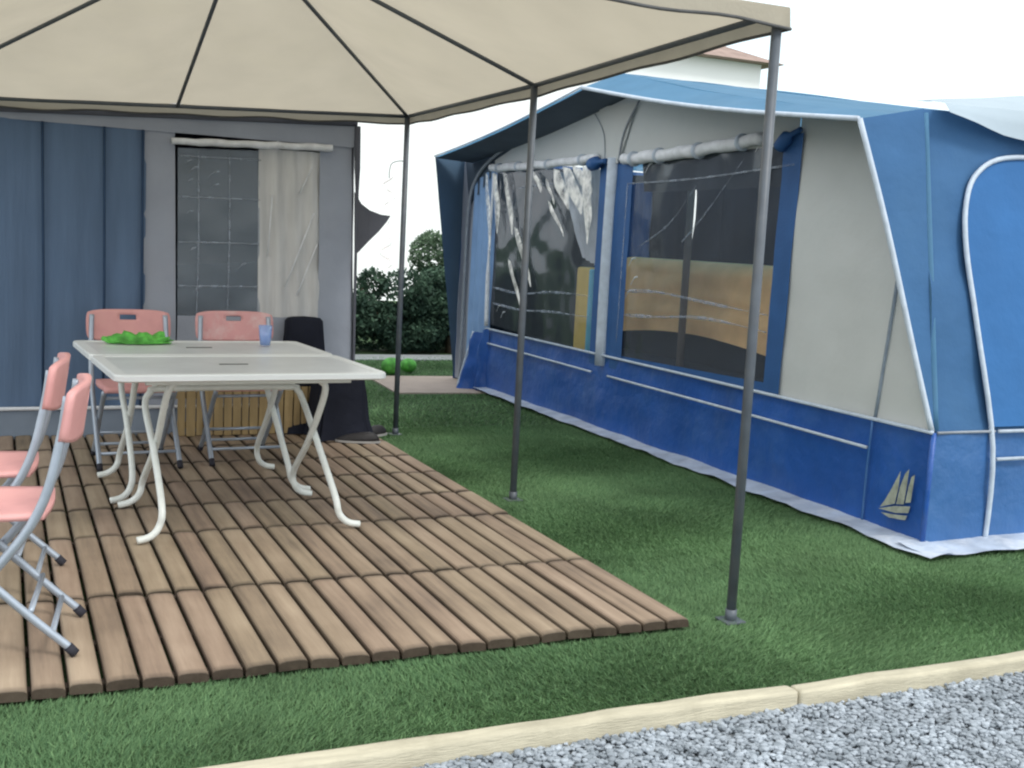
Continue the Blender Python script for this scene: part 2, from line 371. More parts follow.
# deck
cols = []; b = B(); nb = 0
rows = [3.33, 4.145, 4.965, 5.46, 5.97, 6.46, 6.95, 7.44]
W = .1015
coltone = [random.random() for _ in range(40)]
toneL = []
for ri in range(len(rows) - 1):
    y0, y1 = rows[ri] + .010, rows[ri + 1] - .010
    for k in range(35):
        x = 2.3 - W * (k + .5)
        n0 = len(b.verts)
        sec = []
        w = W * .5 - .005; dz = random.uniform(-.0025, .0025); tilt = random.uniform(-.003, .003)
        prof = [(-w, -.03), (-w, -.016), (-w * .95, -.0075), (-w * .82, -.003), (-w * .45, -.0005), (w * .45, -.0005), (w * .82, -.003), (w * .95, -.0075), (w, -.016), (w, -.03)]
        yj = random.uniform(-.004, .004)
        tn = (.2 + .38 * coltone[k] + .16 * random.random(), random.random())
        for yy, dr_, ed in ((y0 + yj, .004, 1), (y0 + yj + .006, 0, .55), (y0 + yj + .035, 0, 0), (y1 + yj - .035, 0, 0), (y1 + yj - .006, 0, .55), (y1 + yj, .004, 1)):
            sec.append([b.verts.new((x + px, yy, DZ + pz + dz + tilt * px / w - dr_)) for px, pz in prof])
            toneL += [(tn[0], tn[1], max(ed, min(1, -pz / .013) * .85)) for px, pz in prof]
        for sa, sb in zip(sec, sec[1:]):
            for i in range(len(prof) - 1): b.faces.new((sa[i], sa[i + 1], sb[i + 1], sb[i]))
        b.faces.new(sec[0]); b.faces.new(sec[-1][::-1])
b.verts.ensure_lookup_table()
me = bpy.data.meshes.new('wooden_deck'); bmesh.ops.recalc_face_normals(b, faces=b.faces[:]); b.to_mesh(me); b.free()
at = me.color_attributes.new('tone', 'FLOAT_COLOR', 'POINT')
at.data.foreach_set('color', np.concatenate([np.array(toneL), np.ones((len(toneL), 1))], 1).astype(np.float32).ravel())
deck = thing('wooden_deck', 'weathered brown wooden board deck lying on the turf under the gazebo', 'deck')
link('boards', me, 'deck', deck, False)
b = B()
for y in rows + [(a + c) / 2 for a, c in zip(rows, rows[1:])]:
    y = min(max(y, rows[0] + .07), rows[-1] - .03)
    box(b, (.51, y, .009), (3.56, .04, .024))
M['bearer'] = mat('dark_bearer', (.04, .03, .022), .9, .2, 8, .1, 40)
obj('bearer', b, 'bearer', deck)
# slab, path
b = B(); box(b, (3.8, 9.9, -.005), (1.18, 1.16, .03), Matrix.Rotation(R(-4), 3, 'Z'), .006)
tag(obj('paving_slab', b, 'slab'), 'sandy flat paving slab on the turf by the far corner of the blue awning', 'slab')
b = B(); box(b, (2, 12.15, 0), (30, .5, .02)); struct(obj('path', b, 'path'))

# ------------------------------------------------------------------ gazebo
H = 2.18
X0, X1, Y0, Ym, Y1 = -.5, 2.5, 3.37, 5.37, 7.37
gz = thing('gazebo', 'beige cloth gazebo on dark grey metal posts standing over the deck', 'gazebo')
def eave(x, y):                                     # the frame sags towards its far left corner
    k = max(0, (2.5 - x) / 3) * max(0, (y - 5) / 2.37)
    return H - .15 * k + .045 * max(0, (5.37 - y) / 2)
def post(x, y):
    t = T('post', [(x, y, -.02), (x, y, eave(x, y))], .0185, 'steel', gz, seg=14)
    bb = B(); box(bb, (x, y, .006), (.085, .085, .008), None, .002); obj('foot_plate', bb, 'steel', t)
    bb = B(); tube(bb, [(x, y, .0), (x, y, .05)], .022, 14); obj('sleeve', bb, 'steel', t, True)
    return t
for (x, y) in [(X1, Y0), (X1, Ym), (X1, Y1), (X0, Y0), (X0, Ym), (X0, Y1)]: post(x, y)
ez = lambda x, y: (x, y, eave(x, y))
for a, c in [((X1, Y0), (X1, Ym)), ((X1, Ym), (X1, Y1)), ((X0, Y0), (X0, Ym)), ((X0, Ym), (X0, Y1)), ((X0, Y1), (X1, Y1)), ((X0, Y0), (X1, Y0))]:
    T('eave_rail', [ez(*a), ez(*c)], .012, 'steel', gz)
AP = Vector((1.0, 5.37, 2.72))
for a in [(X1, Y0), (X1, Ym), (X1, Y1), (X0, Y0), (X0, Ym), (X0, Y1), (1.0, Y1), (1.0, Y0)]:
    T('rafter', [ez(*a), AP], .011, 'steel', gz)
bb = B(); tube(bb, [AP + Vector((0, 0, -.09)), AP + Vector((0, 0, .05))], .035, 14); obj('hub', bb, 'steel', gz, True)
# canopy: eight cloth triangles, slightly sagging between the rafters, top vent left out
ring = [(X0, Y0), (1.0, Y0), (X1, Y0), (X1, Ym), (X1, Y1), (1.0, Y1), (X0, Y1), (X0, Ym)]
bb = B(); n = 14
OV = .03
for i in range(8):
    a = Vector(ez(*ring[i])); c = Vector(ez(*ring[(i + 1) % 8]))
    cen = Vector((1, 5.37, 0))
    for q in (a, c):
        d = Vector((q.x - 1, q.y - 5.37, 0)); 
        q.x += OV * (1 if d.x > .1 else -1 if d.x < -.1 else 0); q.y += OV * (1 if d.y > .1 else -1 if d.y < -.1 else 0)
        q.z += .02
    ap = AP + Vector((0, 0, .03)); g = []
    for j in range(n + 1):
        row = []
        for k in range(n + 1):
            e = a.lerp(c, k / n); p = e.lerp(ap, j / n)
            sag = -.055 * math.sin(math.pi * k / n) * math.sin(math.pi * min(1, .12 + j / n)) * (1 - j / n) ** .5 if j < n else 0
            p.z += sag + noise.noise(p * 3) * .006 * math.sin(math.pi * k / n)
            row.append(bb.verts.new(p))
        g.append(row)
    for j in range(n):
        for k in range(n): bb.faces.new((g[j][k], g[j][k + 1], g[j + 1][k + 1], g[j + 1][k]))
bmesh.ops.remove_doubles(bb, verts=bb.verts[:], dist=.0004)
obj('canopy', bb, 'canopy', gz, True)
def edge_pts(z, o=OV):
    P = []
    cor = [(X0 - o, Y0 - o), (X1 + o, Y0 - o), (X1 + o, Y1 + o), (X0 - o, Y1 + o)]
    for i in range(4):
        a, c = cor[i], cor[(i + 1) % 4]
        for k in range(40):
            t = k / 40; x = a[0] + (c[0] - a[0]) * t; y = a[1] + (c[1] - a[1]) * t
            P.append(Vector((x, y, eave(min(max(x, X0), X1), min(max(y, Y0), Y1)) + z)))
    return P
bb = B()
A = edge_pts(.018); Z = edge_pts(-.046, OV + .004)
for i, p in enumerate(Z): p.z += .005 * math.sin(i * .9) + noise.noise(p * 2) * .01
va = [bb.verts.new(p) for p in A]; vz = [bb.verts.new(p) for p in Z]
for i in range(len(va)): bb.faces.new((va[i], va[(i + 1) % len(va)], vz[(i + 1) % len(va)], vz[i]))
val = obj('valance', bb, 'valance', gz, True)
bb = B(); tube(bb, Z + [Z[0]], .006, 6); obj('hem', bb, 'hem', val, True)

# hanging ornament by the far post
oz = thing('hanging_ornament', 'pale pink hanging spiral ornament on a wire beside the far gazebo post', 'ornament', (2.42, 7.36, 1.86))
T('wire', [(.075, 0, .02), (.03, 0, .02), (-.02, 0, 0), (-.035, 0, -.05), (-.035, 0, -.1)], .003, 'steel', oz, 4, 6)
bb = B()
for k in range(90):
    t = k / 89; a = t * 26; r = .03 + .018 * math.sin(t * 9)
    p = Vector((-.035 + r * math.cos(a), r * math.sin(a), -.08 - .62 * t)); 
    if k % 3 == 0: va = bb.verts.new(p + Vector((0, 0, .008))); vb = bb.verts.new(p - Vector((0, 0, .008)))
    else: va = bb.verts.new(p + Vector((0, 0, .006))); vb = bb.verts.new(p - Vector((0, 0, .006)))
    if k: bb.faces.new((pa, pb, vb, va))
    pa, pb = va, vb
obj('spiral', bb, 'pinkpale', oz, True)

# ------------------------------------------------------------------ left awning (grey and slate blue)
la = thing('grey_awning', 'grey and slate blue caravan awning behind the table on the deck', 'awning', (0, 7.46, 0))
def ltop(x): return 2.105 - .045 * (2.2 - x) + .006 * math.sin(x * 3)
LB = .21
def lp(x, z, y=0): return (x, y, z)
patch([lp(-2.6, LB), lp(.83, LB)], [lp(-2.6, 1.97), lp(.83, 1.955)], 70, 14, .008, 2.5,
      lambda s, t: .012 * math.sin(s * 60) * (1 - .3 * t), name='slate_panel', m='slate_canvas', parent=la)
for x in (-.6, .23, .58, .805):
    T('seam', [(x, -.022, LB), (x + .004, -.024, 1.0), (x, -.022, 1.95)], .008, 'slate_seam', la)
patch([lp(-2.6, 1.95, -.01), lp(2.16, 1.95, -.01)], [lp(-2.6, ltop(-2.6), -.02), lp(2.16, ltop(2.16), -.02)], 60, 5, .008, 3, name='top_panel', m='grey_canvas', parent=la)
patch([lp(.82, LB), lp(1.03, LB)], [lp(.82, 1.96), lp(1.0, 1.96)], 8, 20, .012, 4, name='wall_panel', m='grey_canvas', parent=la)
patch([lp(1.96, LB), lp(2.2, LB)], [lp(1.93, 1.96), lp(2.15, 1.96)], 10, 20, .014, 4, name='wall_panel', m='grey_canvas', parent=la)
patch([lp(1.03, LB), lp(1.96, LB)], [lp(1.03, .8), lp(1.96, .8)], 20, 10, .01, 4, name='wall_panel', m='grey_canvas', parent=la)
wn = patch([lp(1.03, .8, .006), lp(1.56, .8, .006)], [lp(1.02, 1.86, .006), lp(1.53, 1.88, .006)], 24, 30, .008, 3, name='window', m='vinyl_haze', parent=la)
for (x_, z_, a_, b_) in [(1.06, 1.76, .05, .03), (1.08, 1.7, .07, .05), (1.07, 1.64, .05, .03), (1.2, 1.68, .08, .05), (1.22, 1.62, .06, .03), (1.07, 1.45, .05, .02), (1.09, 1.2, .05, .04), (1.12, .95, .06, .04), (1.4, 1.1, .06, .05)]:
    T('window_fold_glint', [(x_, -.006, z_), (x_ + a_ * .5, -.01, z_ + b_ * .8), (x_ + a_, -.006, z_ + b_)], [.002, .007, .002], 'crease_glint', wn, 3, flat=.6)
for x in (1.15, 1.345): T('window_fold_glint', [(x, -.004, .82), (x + .005, -.006, 1.3), (x - .005, -.004, 1.85)], .0045, 'crease_glint', wn)
for z in (.99, 1.27, 1.555, 1.81): T('window_fold_glint', [(1.03, -.004, z), (1.3, -.006, z + .006), (1.54, -.004, z + .01)], .0055, 'crease_glint', wn)
wc = patch([lp(1.545, .8, .012), lp(1.97, .8, .012)], [lp(1.525, 1.9, .012), lp(1.94, 1.9, .012)], 30, 24, .012, 5,
      lambda s, t: .012 * math.sin(s * 22 + t * 2), name='window_curtain', m='white_curtain', parent=la)
for (a, c) in [((1.9, 1.5), (1.72, 1.0)), ((1.93, 1.3), (1.8, .95)), ((1.88, 1.8), (1.8, 1.62)), ((1.62, 1.6), (1.6, 1.2))]:
    T('window_fold_glint', [(a[0], -.006, a[1]), (c[0], -.002, c[1])], .005, 'roll', wc, flat=.6)
bb = B(); pts = [(.975 + i * .043, -.04 + .006 * math.sin(i * 2), 1.895 + i * .0016 + .002 * math.sin(i * 1.3)) for i in range(25)]
tube(bb, pts, [.021, .024, .022, .024, .022, .024, .021], 10, 2); obj('rolled_blind', bb, 'roll', la, True)
patch([lp(-2.6, .0, -.03), lp(2.2, .0, -.03)], [lp(-2.6, .205, -.012), lp(2.2, .205, -.012)], 60, 5, .01, 4, name='mud_skirt', m='grey_mud', parent=la)
T('skirt_trim', [(-2.6, -.022, .212), (0, -.024, .21), (2.2, -.022, .212)], .012, 'roll', la)
T('front_rail', [(-2.6, -.03, ltop(-2.6)), (-.5, -.03, ltop(-.5)), (1, -.03, ltop(1)), (2.17, -.03, ltop(2.17))], .017, 'dark_grey', la)
# roof, sides, inside of the left awning
patch([(-2.6, -.02, 1.96), (2.17, -.02, 2.1)], [(-2.6, 2.4, 2.35), (2.17, 2.4, 2.4)], 20, 8, .01, 1, name='roof', m='grey_canvas', parent=la)
patch([(2.21, 0, 0), (2.26, 2.4, 0)], [(2.16, -.02, 2.1), (2.17, 2.4, 2.4)], 16, 12, .012, 2, name='side_wall', m='grey_canvas', parent=la)
patch([(-2.6, 0, 0), (-2.6, 2.4, 0)], [(-2.6, -.02, 1.96), (-2.6, 2.4, 2.35)], 10, 8, .01, 2, name='side_wall', m='grey_canvas', parent=la)
patch([(-2.6, 2.3, 0), (2.2, 2.3, 0)], [(-2.6, 2.3, 2.35), (2.15, 2.3, 2.38)], 30, 10, .06, 2, name='inner_wall', m='dark_grey', parent=la)
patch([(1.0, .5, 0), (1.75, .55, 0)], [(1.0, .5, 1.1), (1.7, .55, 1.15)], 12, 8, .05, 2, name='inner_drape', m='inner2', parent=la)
# wind flap on its right side
bb = B()
fp = [(2.165, -.03, 1.66), (2.21, -.06, 1.58), (2.26, -.09, 1.54), (2.33, -.12, 1.515), (2.39, -.14, 1.51), (2.37, -.13, 1.47), (2.32, -.11, 1.4), (2.26, -.08, 1.33), (2.2, -.04, 1.25), (2.185, -.01, 1.26)]
v0 = [bb.verts.new(p) for p in fp]; v1 = [bb.verts.new(Vector(p) + Vector((.004, .012, 0))) for p in fp]
bb.faces.new(v0); bb.faces.new(v1[::-1])
for i in range(len(fp)): bb.faces.new((v0[i], v0[(i + 1) % len(fp)], v1[(i + 1) % len(fp)], v1[i]))
bmesh.ops.triangulate(bb, faces=bb.faces[:])
for o_ in [obj('wind_flap', bb, 'dark_grey', la)]: o_.location.y = 0
T('corner_edge', [(2.175, -.03, 2.09), (2.185, -.03, 1.66), (2.19, -.03, 1.25), (2.205, -.03, .02)], [.02, .012, .01, .012], 'dark_grey', la, 3)

# caravan behind the grey awning
def caravan(x0, x1, y0, y1, z1, label, windows):
    t = thing('caravan', label, 'caravan', ((x0 + x1) / 2, (y0 + y1) / 2, 0), 0, 'caravans behind the awnings')
    sx, sy = x1 - x0, y1 - y0
    bb = B(); box(bb, (0, 0, (z1 + .42) / 2), (sx, sy, z1 - .42), None, .09, 4); obj('body', bb, 'caravan', t, True)
    for s in (-1, 1):
        bb = B()
        if sx > sy: tube(bb, [(.2, s * sy / 2 - s * .2, .31), (.2, s * sy / 2 - s * .02, .31)], .3, 24)
        else: tube(bb, [(s * sx / 2 - s * .2, .2, .31), (s * sx / 2 - s * .02, .2, .31)], .3, 24)
        obj('wheel', bb, 'rubber', t, True)
    for (cx, cy, cz, a, c, d) in windows:
        bb = B(); box(bb, (cx, cy, cz), (a, c, d), None, .004); obj('window', bb, 'window_dark', t)
    return t
caravan(-2.9, 2.0, 9.95, 12.0, 2.3, 'white caravan standing behind the grey and slate blue awning', [(-1, -1.03, 1.5, 1.2, .03, .6), (2.45, 0, 1.5, .03, 1.2, .6)])
caravan(6.75, 8.9, 4.2, 9.9, 2.45, 'white caravan standing behind the blue and cream awning', [(-1.08, -1, 1.5, .03, 1.2, .6), (0, -2.86, 1.5, 1.2, .03, .6)])

# ------------------------------------------------------------------ right awning (blue and cream)
ra = thing('blue_awning', 'large blue and cream caravan awning with clear windows beside the turf', 'awning')
XF = 4.07
def P(y, z, d=0): return (XF - d, y, z)
PK = (3.7, 7.15, 2.47); NA = (3.7, 4.29, 2.04); FA = (3.7, 10.06, 2.13)
# roof, near and far slope
def roof_edge(a, c, sag):
    return [Vector(a).lerp(Vector(c), k / 12) - Vector((0, 0, sag * math.sin(math.pi * k / 12))) for k in range(13)]
ne = roof_edge(NA, PK, .035); fe = roof_edge(FA, PK, .03)
ne2 = [(4.0 + .0 * k, p.y + (.0 if k else .03), p.z + .045 + .085 * k / 12) for k, p in enumerate(ne)]
fe2 = [(4.0, p.y, p.z + .03 + .1 * k / 12) for k, p in enumerate(fe)]
backn = [(6.75, 4.32 + 2.83 * k / 12, 2.16 + .46 * k / 12) for k in range(13)]
backf = [(6.75, 10.06 - 2.91 * k / 12, 2.16 + .46 * k / 12) for k in range(13)]
for e, e2, bk in ((ne, ne2, backn), (fe, fe2, backf)):
    patch(e, e2, 24, 4, .004, 2, name='canopy_lip', m='blue_roof', parent=ra)
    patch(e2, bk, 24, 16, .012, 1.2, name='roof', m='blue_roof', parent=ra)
# underside lining, seen beneath the far slope
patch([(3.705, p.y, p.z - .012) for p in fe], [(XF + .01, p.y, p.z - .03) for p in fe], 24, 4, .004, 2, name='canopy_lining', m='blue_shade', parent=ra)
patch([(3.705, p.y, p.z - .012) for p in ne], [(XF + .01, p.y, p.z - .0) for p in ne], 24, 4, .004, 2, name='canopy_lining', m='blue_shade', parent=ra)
T('roof_piping', [p + Vector((-.008, 0, 0)) for p in ne], .013, 'piping', ra)
T('roof_piping', [p + Vector((-.006, 0, .006)) for p in fe], .007, 'piping', ra)
# side wings
def tri(name, a, b_, c, m, n=10, amp=.006):
    bb = B(); a, b_, c = Vector(a), Vector(b_), Vector(c); g = []
    nn = (b_ - a).cross(c - a).normalized()
    for i in range(n + 1):
        row = []
        for j in range(n + 1 - i):
            p = a + (b_ - a) * (i / n) + (c - a) * (j / n)
            row.append(bb.verts.new(p + nn * noise.noise(p * 3) * amp))
        g.append(row)
    for i in range(n):
        for j in range(n - i):
            bb.faces.new((g[i][j], g[i + 1][j], g[i][j + 1]))
            if j < n - i - 1: bb.faces.new((g[i + 1][j], g[i + 1][j + 1], g[i][j + 1]))
    return obj(name, bb, m, ra, True)
NB = (XF - .004, 4.0, .575)
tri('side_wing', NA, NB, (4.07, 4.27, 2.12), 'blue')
T('wing_piping', [NA, (3.83, 4.19, 1.55), (3.97, 4.09, .98), (XF - .012, 4.005, .58)], .014, 'piping', ra, 4)
tri('side_wing', FA, (XF - .0, 10.28, .04), (4.1, 10.3, 2.2), 'blue_far')if 'blue_far' in M else tri('side_wing', FA, (XF, 10.28, .04), (4.1, 10.3, 2.2), 'slate_wing' if 'slate_wing' in M else 'blue_frame')
# front wall, cream
def ytop(y):
    if y < 7.15: return 2.055 + (y - 4.5) * .155
    return 2.44 - (y - 7.15) * .11
cream_near = patch([P(4.02, .575), P(4.4, .575), P(5.2, .575)], [P(4.36, 2.10), P(4.6, 2.12), P(5.2, 2.19)], 40, 40, .016, 1.8, name='wall_panel', m='cream', parent=ra)
patch([P(5.2, 2.0), P(6, 2.0), P(7.15, 2.0)], [P(5.2, 2.19), P(6, 2.32), P(7.15, 2.5)], 24, 6, .006, 2, name='wall_panel', m='cream', parent=ra)
patch([P(7.15, 2.0), P(8.4, 2.0), P(9.5, 2.0)], [P(7.15, 2.5), P(8.5, 2.33), P(9.5, 2.1)], 30, 8, .006, 2, name='wall_panel', m='cream', parent=ra)
patch([P(7.05, .5), P(7.5, .5)], [P(7.05, 2.01), P(7.5, 2.01)], 6, 12, .004, 2, name='wall_panel', m='blue_frame', parent=ra)
patch([P(9.45, .02, -.01), P(10.02, .02, -.01)], [P(9.45, 2.06, -.01), P(10.0, 1.9, -.01)], 20, 12, .01, 2, lambda s, t: .014 * math.sin(s * 26), name='pale_panel', m='light_blue', parent=ra)
patch([P(10.0, .02, -.02), P(10.3, .02, -.02)], [P(10.0, 2.2, -.02), P(10.3, 2.16, -.02)], 8, 10, .008, 2, name='wall_panel', m='grey_canvas', parent=ra)
T('arch_piping', [P(10.08, .03, .012), P(10.08, 1.0, .012), P(10.05, 1.7, .012), P(9.85, 1.98, .012), P(9.4, 2.16, .012), P(8.9, 2.26, .012)], .016, 'piping_grey', ra, 5)
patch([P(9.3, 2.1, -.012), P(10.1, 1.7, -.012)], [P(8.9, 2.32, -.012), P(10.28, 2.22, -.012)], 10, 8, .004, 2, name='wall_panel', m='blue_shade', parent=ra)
T('flap_edge', [P(9.47, .6, .02), P(9.49, 1.2, .02), P(9.46, 1.98, .02)], [.02, .012, .016], 'roll', ra, 5)
# zip on cream panel
T('zip', [P(4.3, 2.05, .006), P(4.32, 1.4, .01), P(4.4, .58, .006)], .009, 'zip', ra, 4, flat=.5)
# windows
def window(y0, y1, z0b, z1b, z0t, z1t, m='vinyl'):
    return patch([P(y0, z0b, -.004), P(y1, z1b, -.004)], [P(y0, z0t, -.004), P(y1, z1t, -.004)], 40, 30, .01, 2.2, name='window', m=m, parent=ra)
w2 = window(5.3, 7.08, .56, .56, 2.02, 2.02); w1 = window(7.48, 9.46, .56, .62, 2.02, 2.02)
patch([P(5.18, .59, .016), P(5.33, .59, .016)], [P(5.14, 2.06, .016), P(5.31, 2.06, .016)], 5, 18, .006, 3, name='window_border', m='blue_frame', parent=ra)
patch([P(7.0, .5, .012), P(7.17, .5, .012)], [P(7.0, 2.02, .012), P(7.17, 2.02, .012)], 5, 18, .006, 3, name='window_border', m='blue_frame', parent=ra)
patch([P(5.2, .565, .002), P(7.1, .565, .002)], [P(5.2, .64, .002), P(7.1, .6, .002)], 24, 3, .004, 3, name='window_border', m='blue_frame', parent=ra)
T('window_piping', [P(5.2, 1.89, .016), P(6.2, 1.84, .012), P(7.06, 1.83, .012)], .007, 'crease_glint', w2, 3)
T('window_piping', [P(7.06, 1.83, .012), P(7.07, 1.2, .012), P(7.08, .7, .012)], .006, 'crease_glint', w2, 3)
for z0, z1 in ((1.03, 1.07), (.93, .9)):
    T('window_fold_glint', [P(5.36, z0, .0), P(6, z0 + .03, -.002), P(6.6, z1 + .02, .0), P(7.02, z1, 0)], [.004, .013, .009, .015, .005], 'crease_glint', w2, 4, flat=.7)
T('window_fold_glint', [P(6.2, 1.8), P(6.5, 1.55), P(6.9, 1.38)], [.002, .006, .002], 'crease_glint', w2, 4, flat=.6)
T('window_fold_glint', [P(5.7, 1.95), P(6.1, 1.6), P(6.35, 1.42)], [.002, .005, .002], 'crease_glint', w2, 4, flat=.6)
for z0, z1 in ((1.0, .94), (.84, .8)):
    T('window_fold_glint', [P(7.55, z0), P(8.2, z0 - .01, -.002), P(8.8, z1), P(9.4, z1 + .02)], [.004, .013, .009, .015, .005], 'crease_glint', w1, 4, flat=.7)
T('window_fold_glint', [P(7.7, 1.86), P(8.3, 1.86, -.002), P(9.0, 1.84)], [.002, .006, .003], 'crease_glint', w1, 4, flat=.7)
for y, z in ((6.93, 1.95), (6.85, 1.9), (7.0, 1.25), (6.95, 1.12), (7.02, 1.02), (9.3, .75), (9.2, .7), (5.6, 1.98)):
    T('window_fold_glint', [P(y, z), P(y - .05, z + .05, .003), P(y - .09, z + .06)], [.002, .006, .002], 'roll', w1 if y > 7.3 else w2, 4, flat=.7)
# rolled window blinds
def roll(y0, y1, z0, z1, r):
    bb = B(); n = 24
    pts = [P(y0 + (y1 - y0) * i / n, z0 + (z1 - z0) * i / n + .004 * math.sin(i * 1.1) - .012 * math.sin(math.pi * i / n), .03 + .005 * math.sin(i * 1.7)) for i in range(n + 1)]
    tube(bb, pts, [r * .9, r * 1.02, r * .94, r * 1.06, r * .97, r * 1.08, r * .9, r], 10, 2)
    rl = obj('rolled_blind', bb, 'roll', ra, True)
    for k in (3, 10, 17, 22):
        c = Vector(pts[k]); bb = B(); tube(bb, [c + Vector((0, -.012, 0)), c + Vector((0, .012, 0))], r * 1.28, 12); obj('strap', bb, 'piping', rl, True)
roll(7.5, 9.5, 2.03, 2.03, .035); roll(5.5, 7.1, 2.05, 2.0, .042)
# blue knot of rolled cloth
T('rolled_corner', [P(7.35, 2.0, .04), P(7.47, 1.99, .05), P(7.58, 1.98, .04)], [.02, .05, .02], 'blue_frame', ra, 4)
T('rolled_corner', [P(5.15, 2.08, .03), P(5.24, 2.04, .05), P(5.33, 1.98, .04)], [.015, .04, .015], 'blue_frame', ra, 4)
# centre strip and its branches
T('centre_pole', [P(7.29, .5, .02), P(7.29, 1.2, .022), P(7.28, 2.02, .02)], .042, 'piping_pole' if 'piping_pole' in M else 'piping', ra, 3, flat=.5)
patch([P(7.21, 1.98, .016), P(7.37, 1.98, .016)], [P(7.0, 2.4, .016), P(7.55, 2.4, .016)], 8, 8, .004, 2, name='pole_gusset', m='cream', parent=ra)
T('gusset_seam', [P(7.2, 1.98, .022), P(7.14, 2.2, .022), P(6.95, 2.4, .022)], .007, 'piping_grey', ra, 4)
T('gusset_seam', [P(7.4, 1.98, .022), P(7.44, 2.2, .022), P(7.6, 2.36, .022)], .004, 'piping_grey', ra, 4)
# blue skirt of the front
def folds(s, t): return .006 * math.sin(s * 37) * (1 - t)
sk = patch([P(3.985, .0, .01), P(6, .0, .02), P(9.4, .0, .02)], [P(4.0, .575, .0), P(6, .575), P(9.45, .575)], 90, 12, .022, 1.8, folds, name='mud_skirt', m='blue_mud', parent=ra)
T('skirt_piping', [P(3.99, .577, .02), P(6, .58, .02), P(9.48, .58, .02)], .0095, 'piping', ra)
T('skirt_piping', [P(4.42, .425, .022), P(5.6, .435, .03), P(7.15, .44, .03)], .0085, 'piping', ra, 5)
T('skirt_piping', [P(7.4, .44, .03), P(8.4, .445, .03), P(9.4, .45, .03)], .0085, 'piping', ra, 5)
T('skirt_seam', [P(4.4, .57, .02), P(4.41, .3, .02), P(4.4, .02, .03)], .006, 'blue_mud_side', ra, 3, flat=.6)
# the unzipped far end of the skirt, folded outwards
bb = B(); g = []
for i in range(13):
    row = []
    for j in range(9):
        s, t = i / 12, j / 8
        y = 9.4 + .22 * s; x = XF - .02 - .2 * s * (1 - .7 * t) - .03 * math.sin(s * 9); z = .0 + (.58 - .05 * s) * t
        row.append(bb.verts.new((x + .05 * noise.noise(Vector((y * 9, z * 6, 1))) * min(1, s * 4), y + .03 * noise.noise(Vector((z * 7, s * 4, 5))), z + .004 - .03 * s * abs(math.sin(s * 8)) * t)))
    g.append(row)
for i in range(12):
    for j in range(8): bb.faces.new((g[i][j], g[i + 1][j], g[i + 1][j + 1], g[i][j + 1]))
obj('skirt_flap', bb, 'blue_mud', ra, True)
T('flap_piping', [(3.985, 9.62, .54), (3.95, 9.62, .4), (3.89, 9.62, .18), (3.85, 9.62, .03)], .01, 'piping', ra, 4)
# emblem: three small sails over a hull
bb = B()
def shape(pts):
    bb.faces.new([bb.verts.new(P(y, z, .04 + .002 * (z > .1))) for y, z in pts])
shape([(4.27, .15), (4.24, .19), (4.2, .26), (4.15, .36), (4.155, .27), (4.17, .19)])
shape([(4.16, .19), (4.145, .28), (4.12, .35), (4.095, .38), (4.1, .3), (4.11, .2)])
shape([(4.1, .21), (4.09, .29), (4.075, .345), (4.055, .36), (4.06, .29), (4.066, .22)])
shape([(4.28, .14), (4.17, .178), (4.065, .2), (4.075, .165), (4.16, .145)])
shape([(4.26, .125), (4.17, .135), (4.08, .15), (4.09, .125), (4.2, .112)])
obj('emblem', bb, 'logo', sk)
# ground flange
def flange(name, a, c, n, wfun):
    bb = B(); a, c = Vector(a), Vector(c); d = (c - a).normalized(); nn = Vector((-d.y, d.x, 0)); g = []
    for i in range(n + 1):
        p = a.lerp(c, i / n); w = wfun(i / n); row = []
        for j in range(4):
            q = p + nn * w * j / 3; q.z = .03 + .012 * noise.noise(q * 6) * (j > 0) + .006 * (3 - j)
            row.append(bb.verts.new(q))
        g.append(row)
    for i in range(n):
        for j in range(3): bb.faces.new((g[i][j], g[i + 1][j], g[i + 1][j + 1], g[i][j + 1]))
    return obj(name, bb, 'flange', ra, True)
flange('ground_flange', (XF, 3.78, 0), (XF, 9.5, 0), 80, lambda t: .17 + .04 * noise.noise(Vector((t * 14, 0, 0))) - .05 * t)
flange('ground_flange', (6.7, 4.02, 0), (3.92, 4.02, 0), 40, lambda t: .22 + .03 * noise.noise(Vector((t * 9, 5, 0))))
# near side wall
def side(x, z): return (x, 4.0 + max(0, z - .575) * .18, z)
patch([side(4.066, .57), side(6.7, .57)], [side(4.07, 2.12), side(6.7, 2.16)], 60, 30, .02, 2.2,
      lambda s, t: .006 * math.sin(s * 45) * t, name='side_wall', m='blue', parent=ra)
T('side_crease', [side(4.078, .585), side(4.08, 1.0), side(4.082, 1.5), side(4.085, 2.1)], .016, 'blue_roof', ra, 3, flat=.6)
patch([(4.05, 3.985, 0), (6.7, 3.985, 0)], [(4.066, 3.99, .575), (6.7, 3.99, .575)], 50, 8, .012, 3, name='side_skirt', m='blue_mud_side', parent=ra)
def SP(x, z, d=.016): q = side(x, z); return (q[0], q[1] - d, q[2])
bb = B()
dpts = catmull([SP(4.43, .6, .024), SP(4.34, 1.1, .024), SP(4.29, 1.45, .024), SP(4.3, 1.68, .024), SP(4.38, 1.83, .024), SP(4.58, 1.92, .024), SP(5.0, 1.93, .024), SP(5.3, 1.84, .024), SP(5.36, 1.5, .024), SP(5.38, .6, .024)], 6)
bb.faces.new([bb.verts.new(q) for q in dpts]); bmesh.ops.triangulate(bb, faces=bb.faces[:]); dr = obj('side_door', bb, 'blue_door', ra)
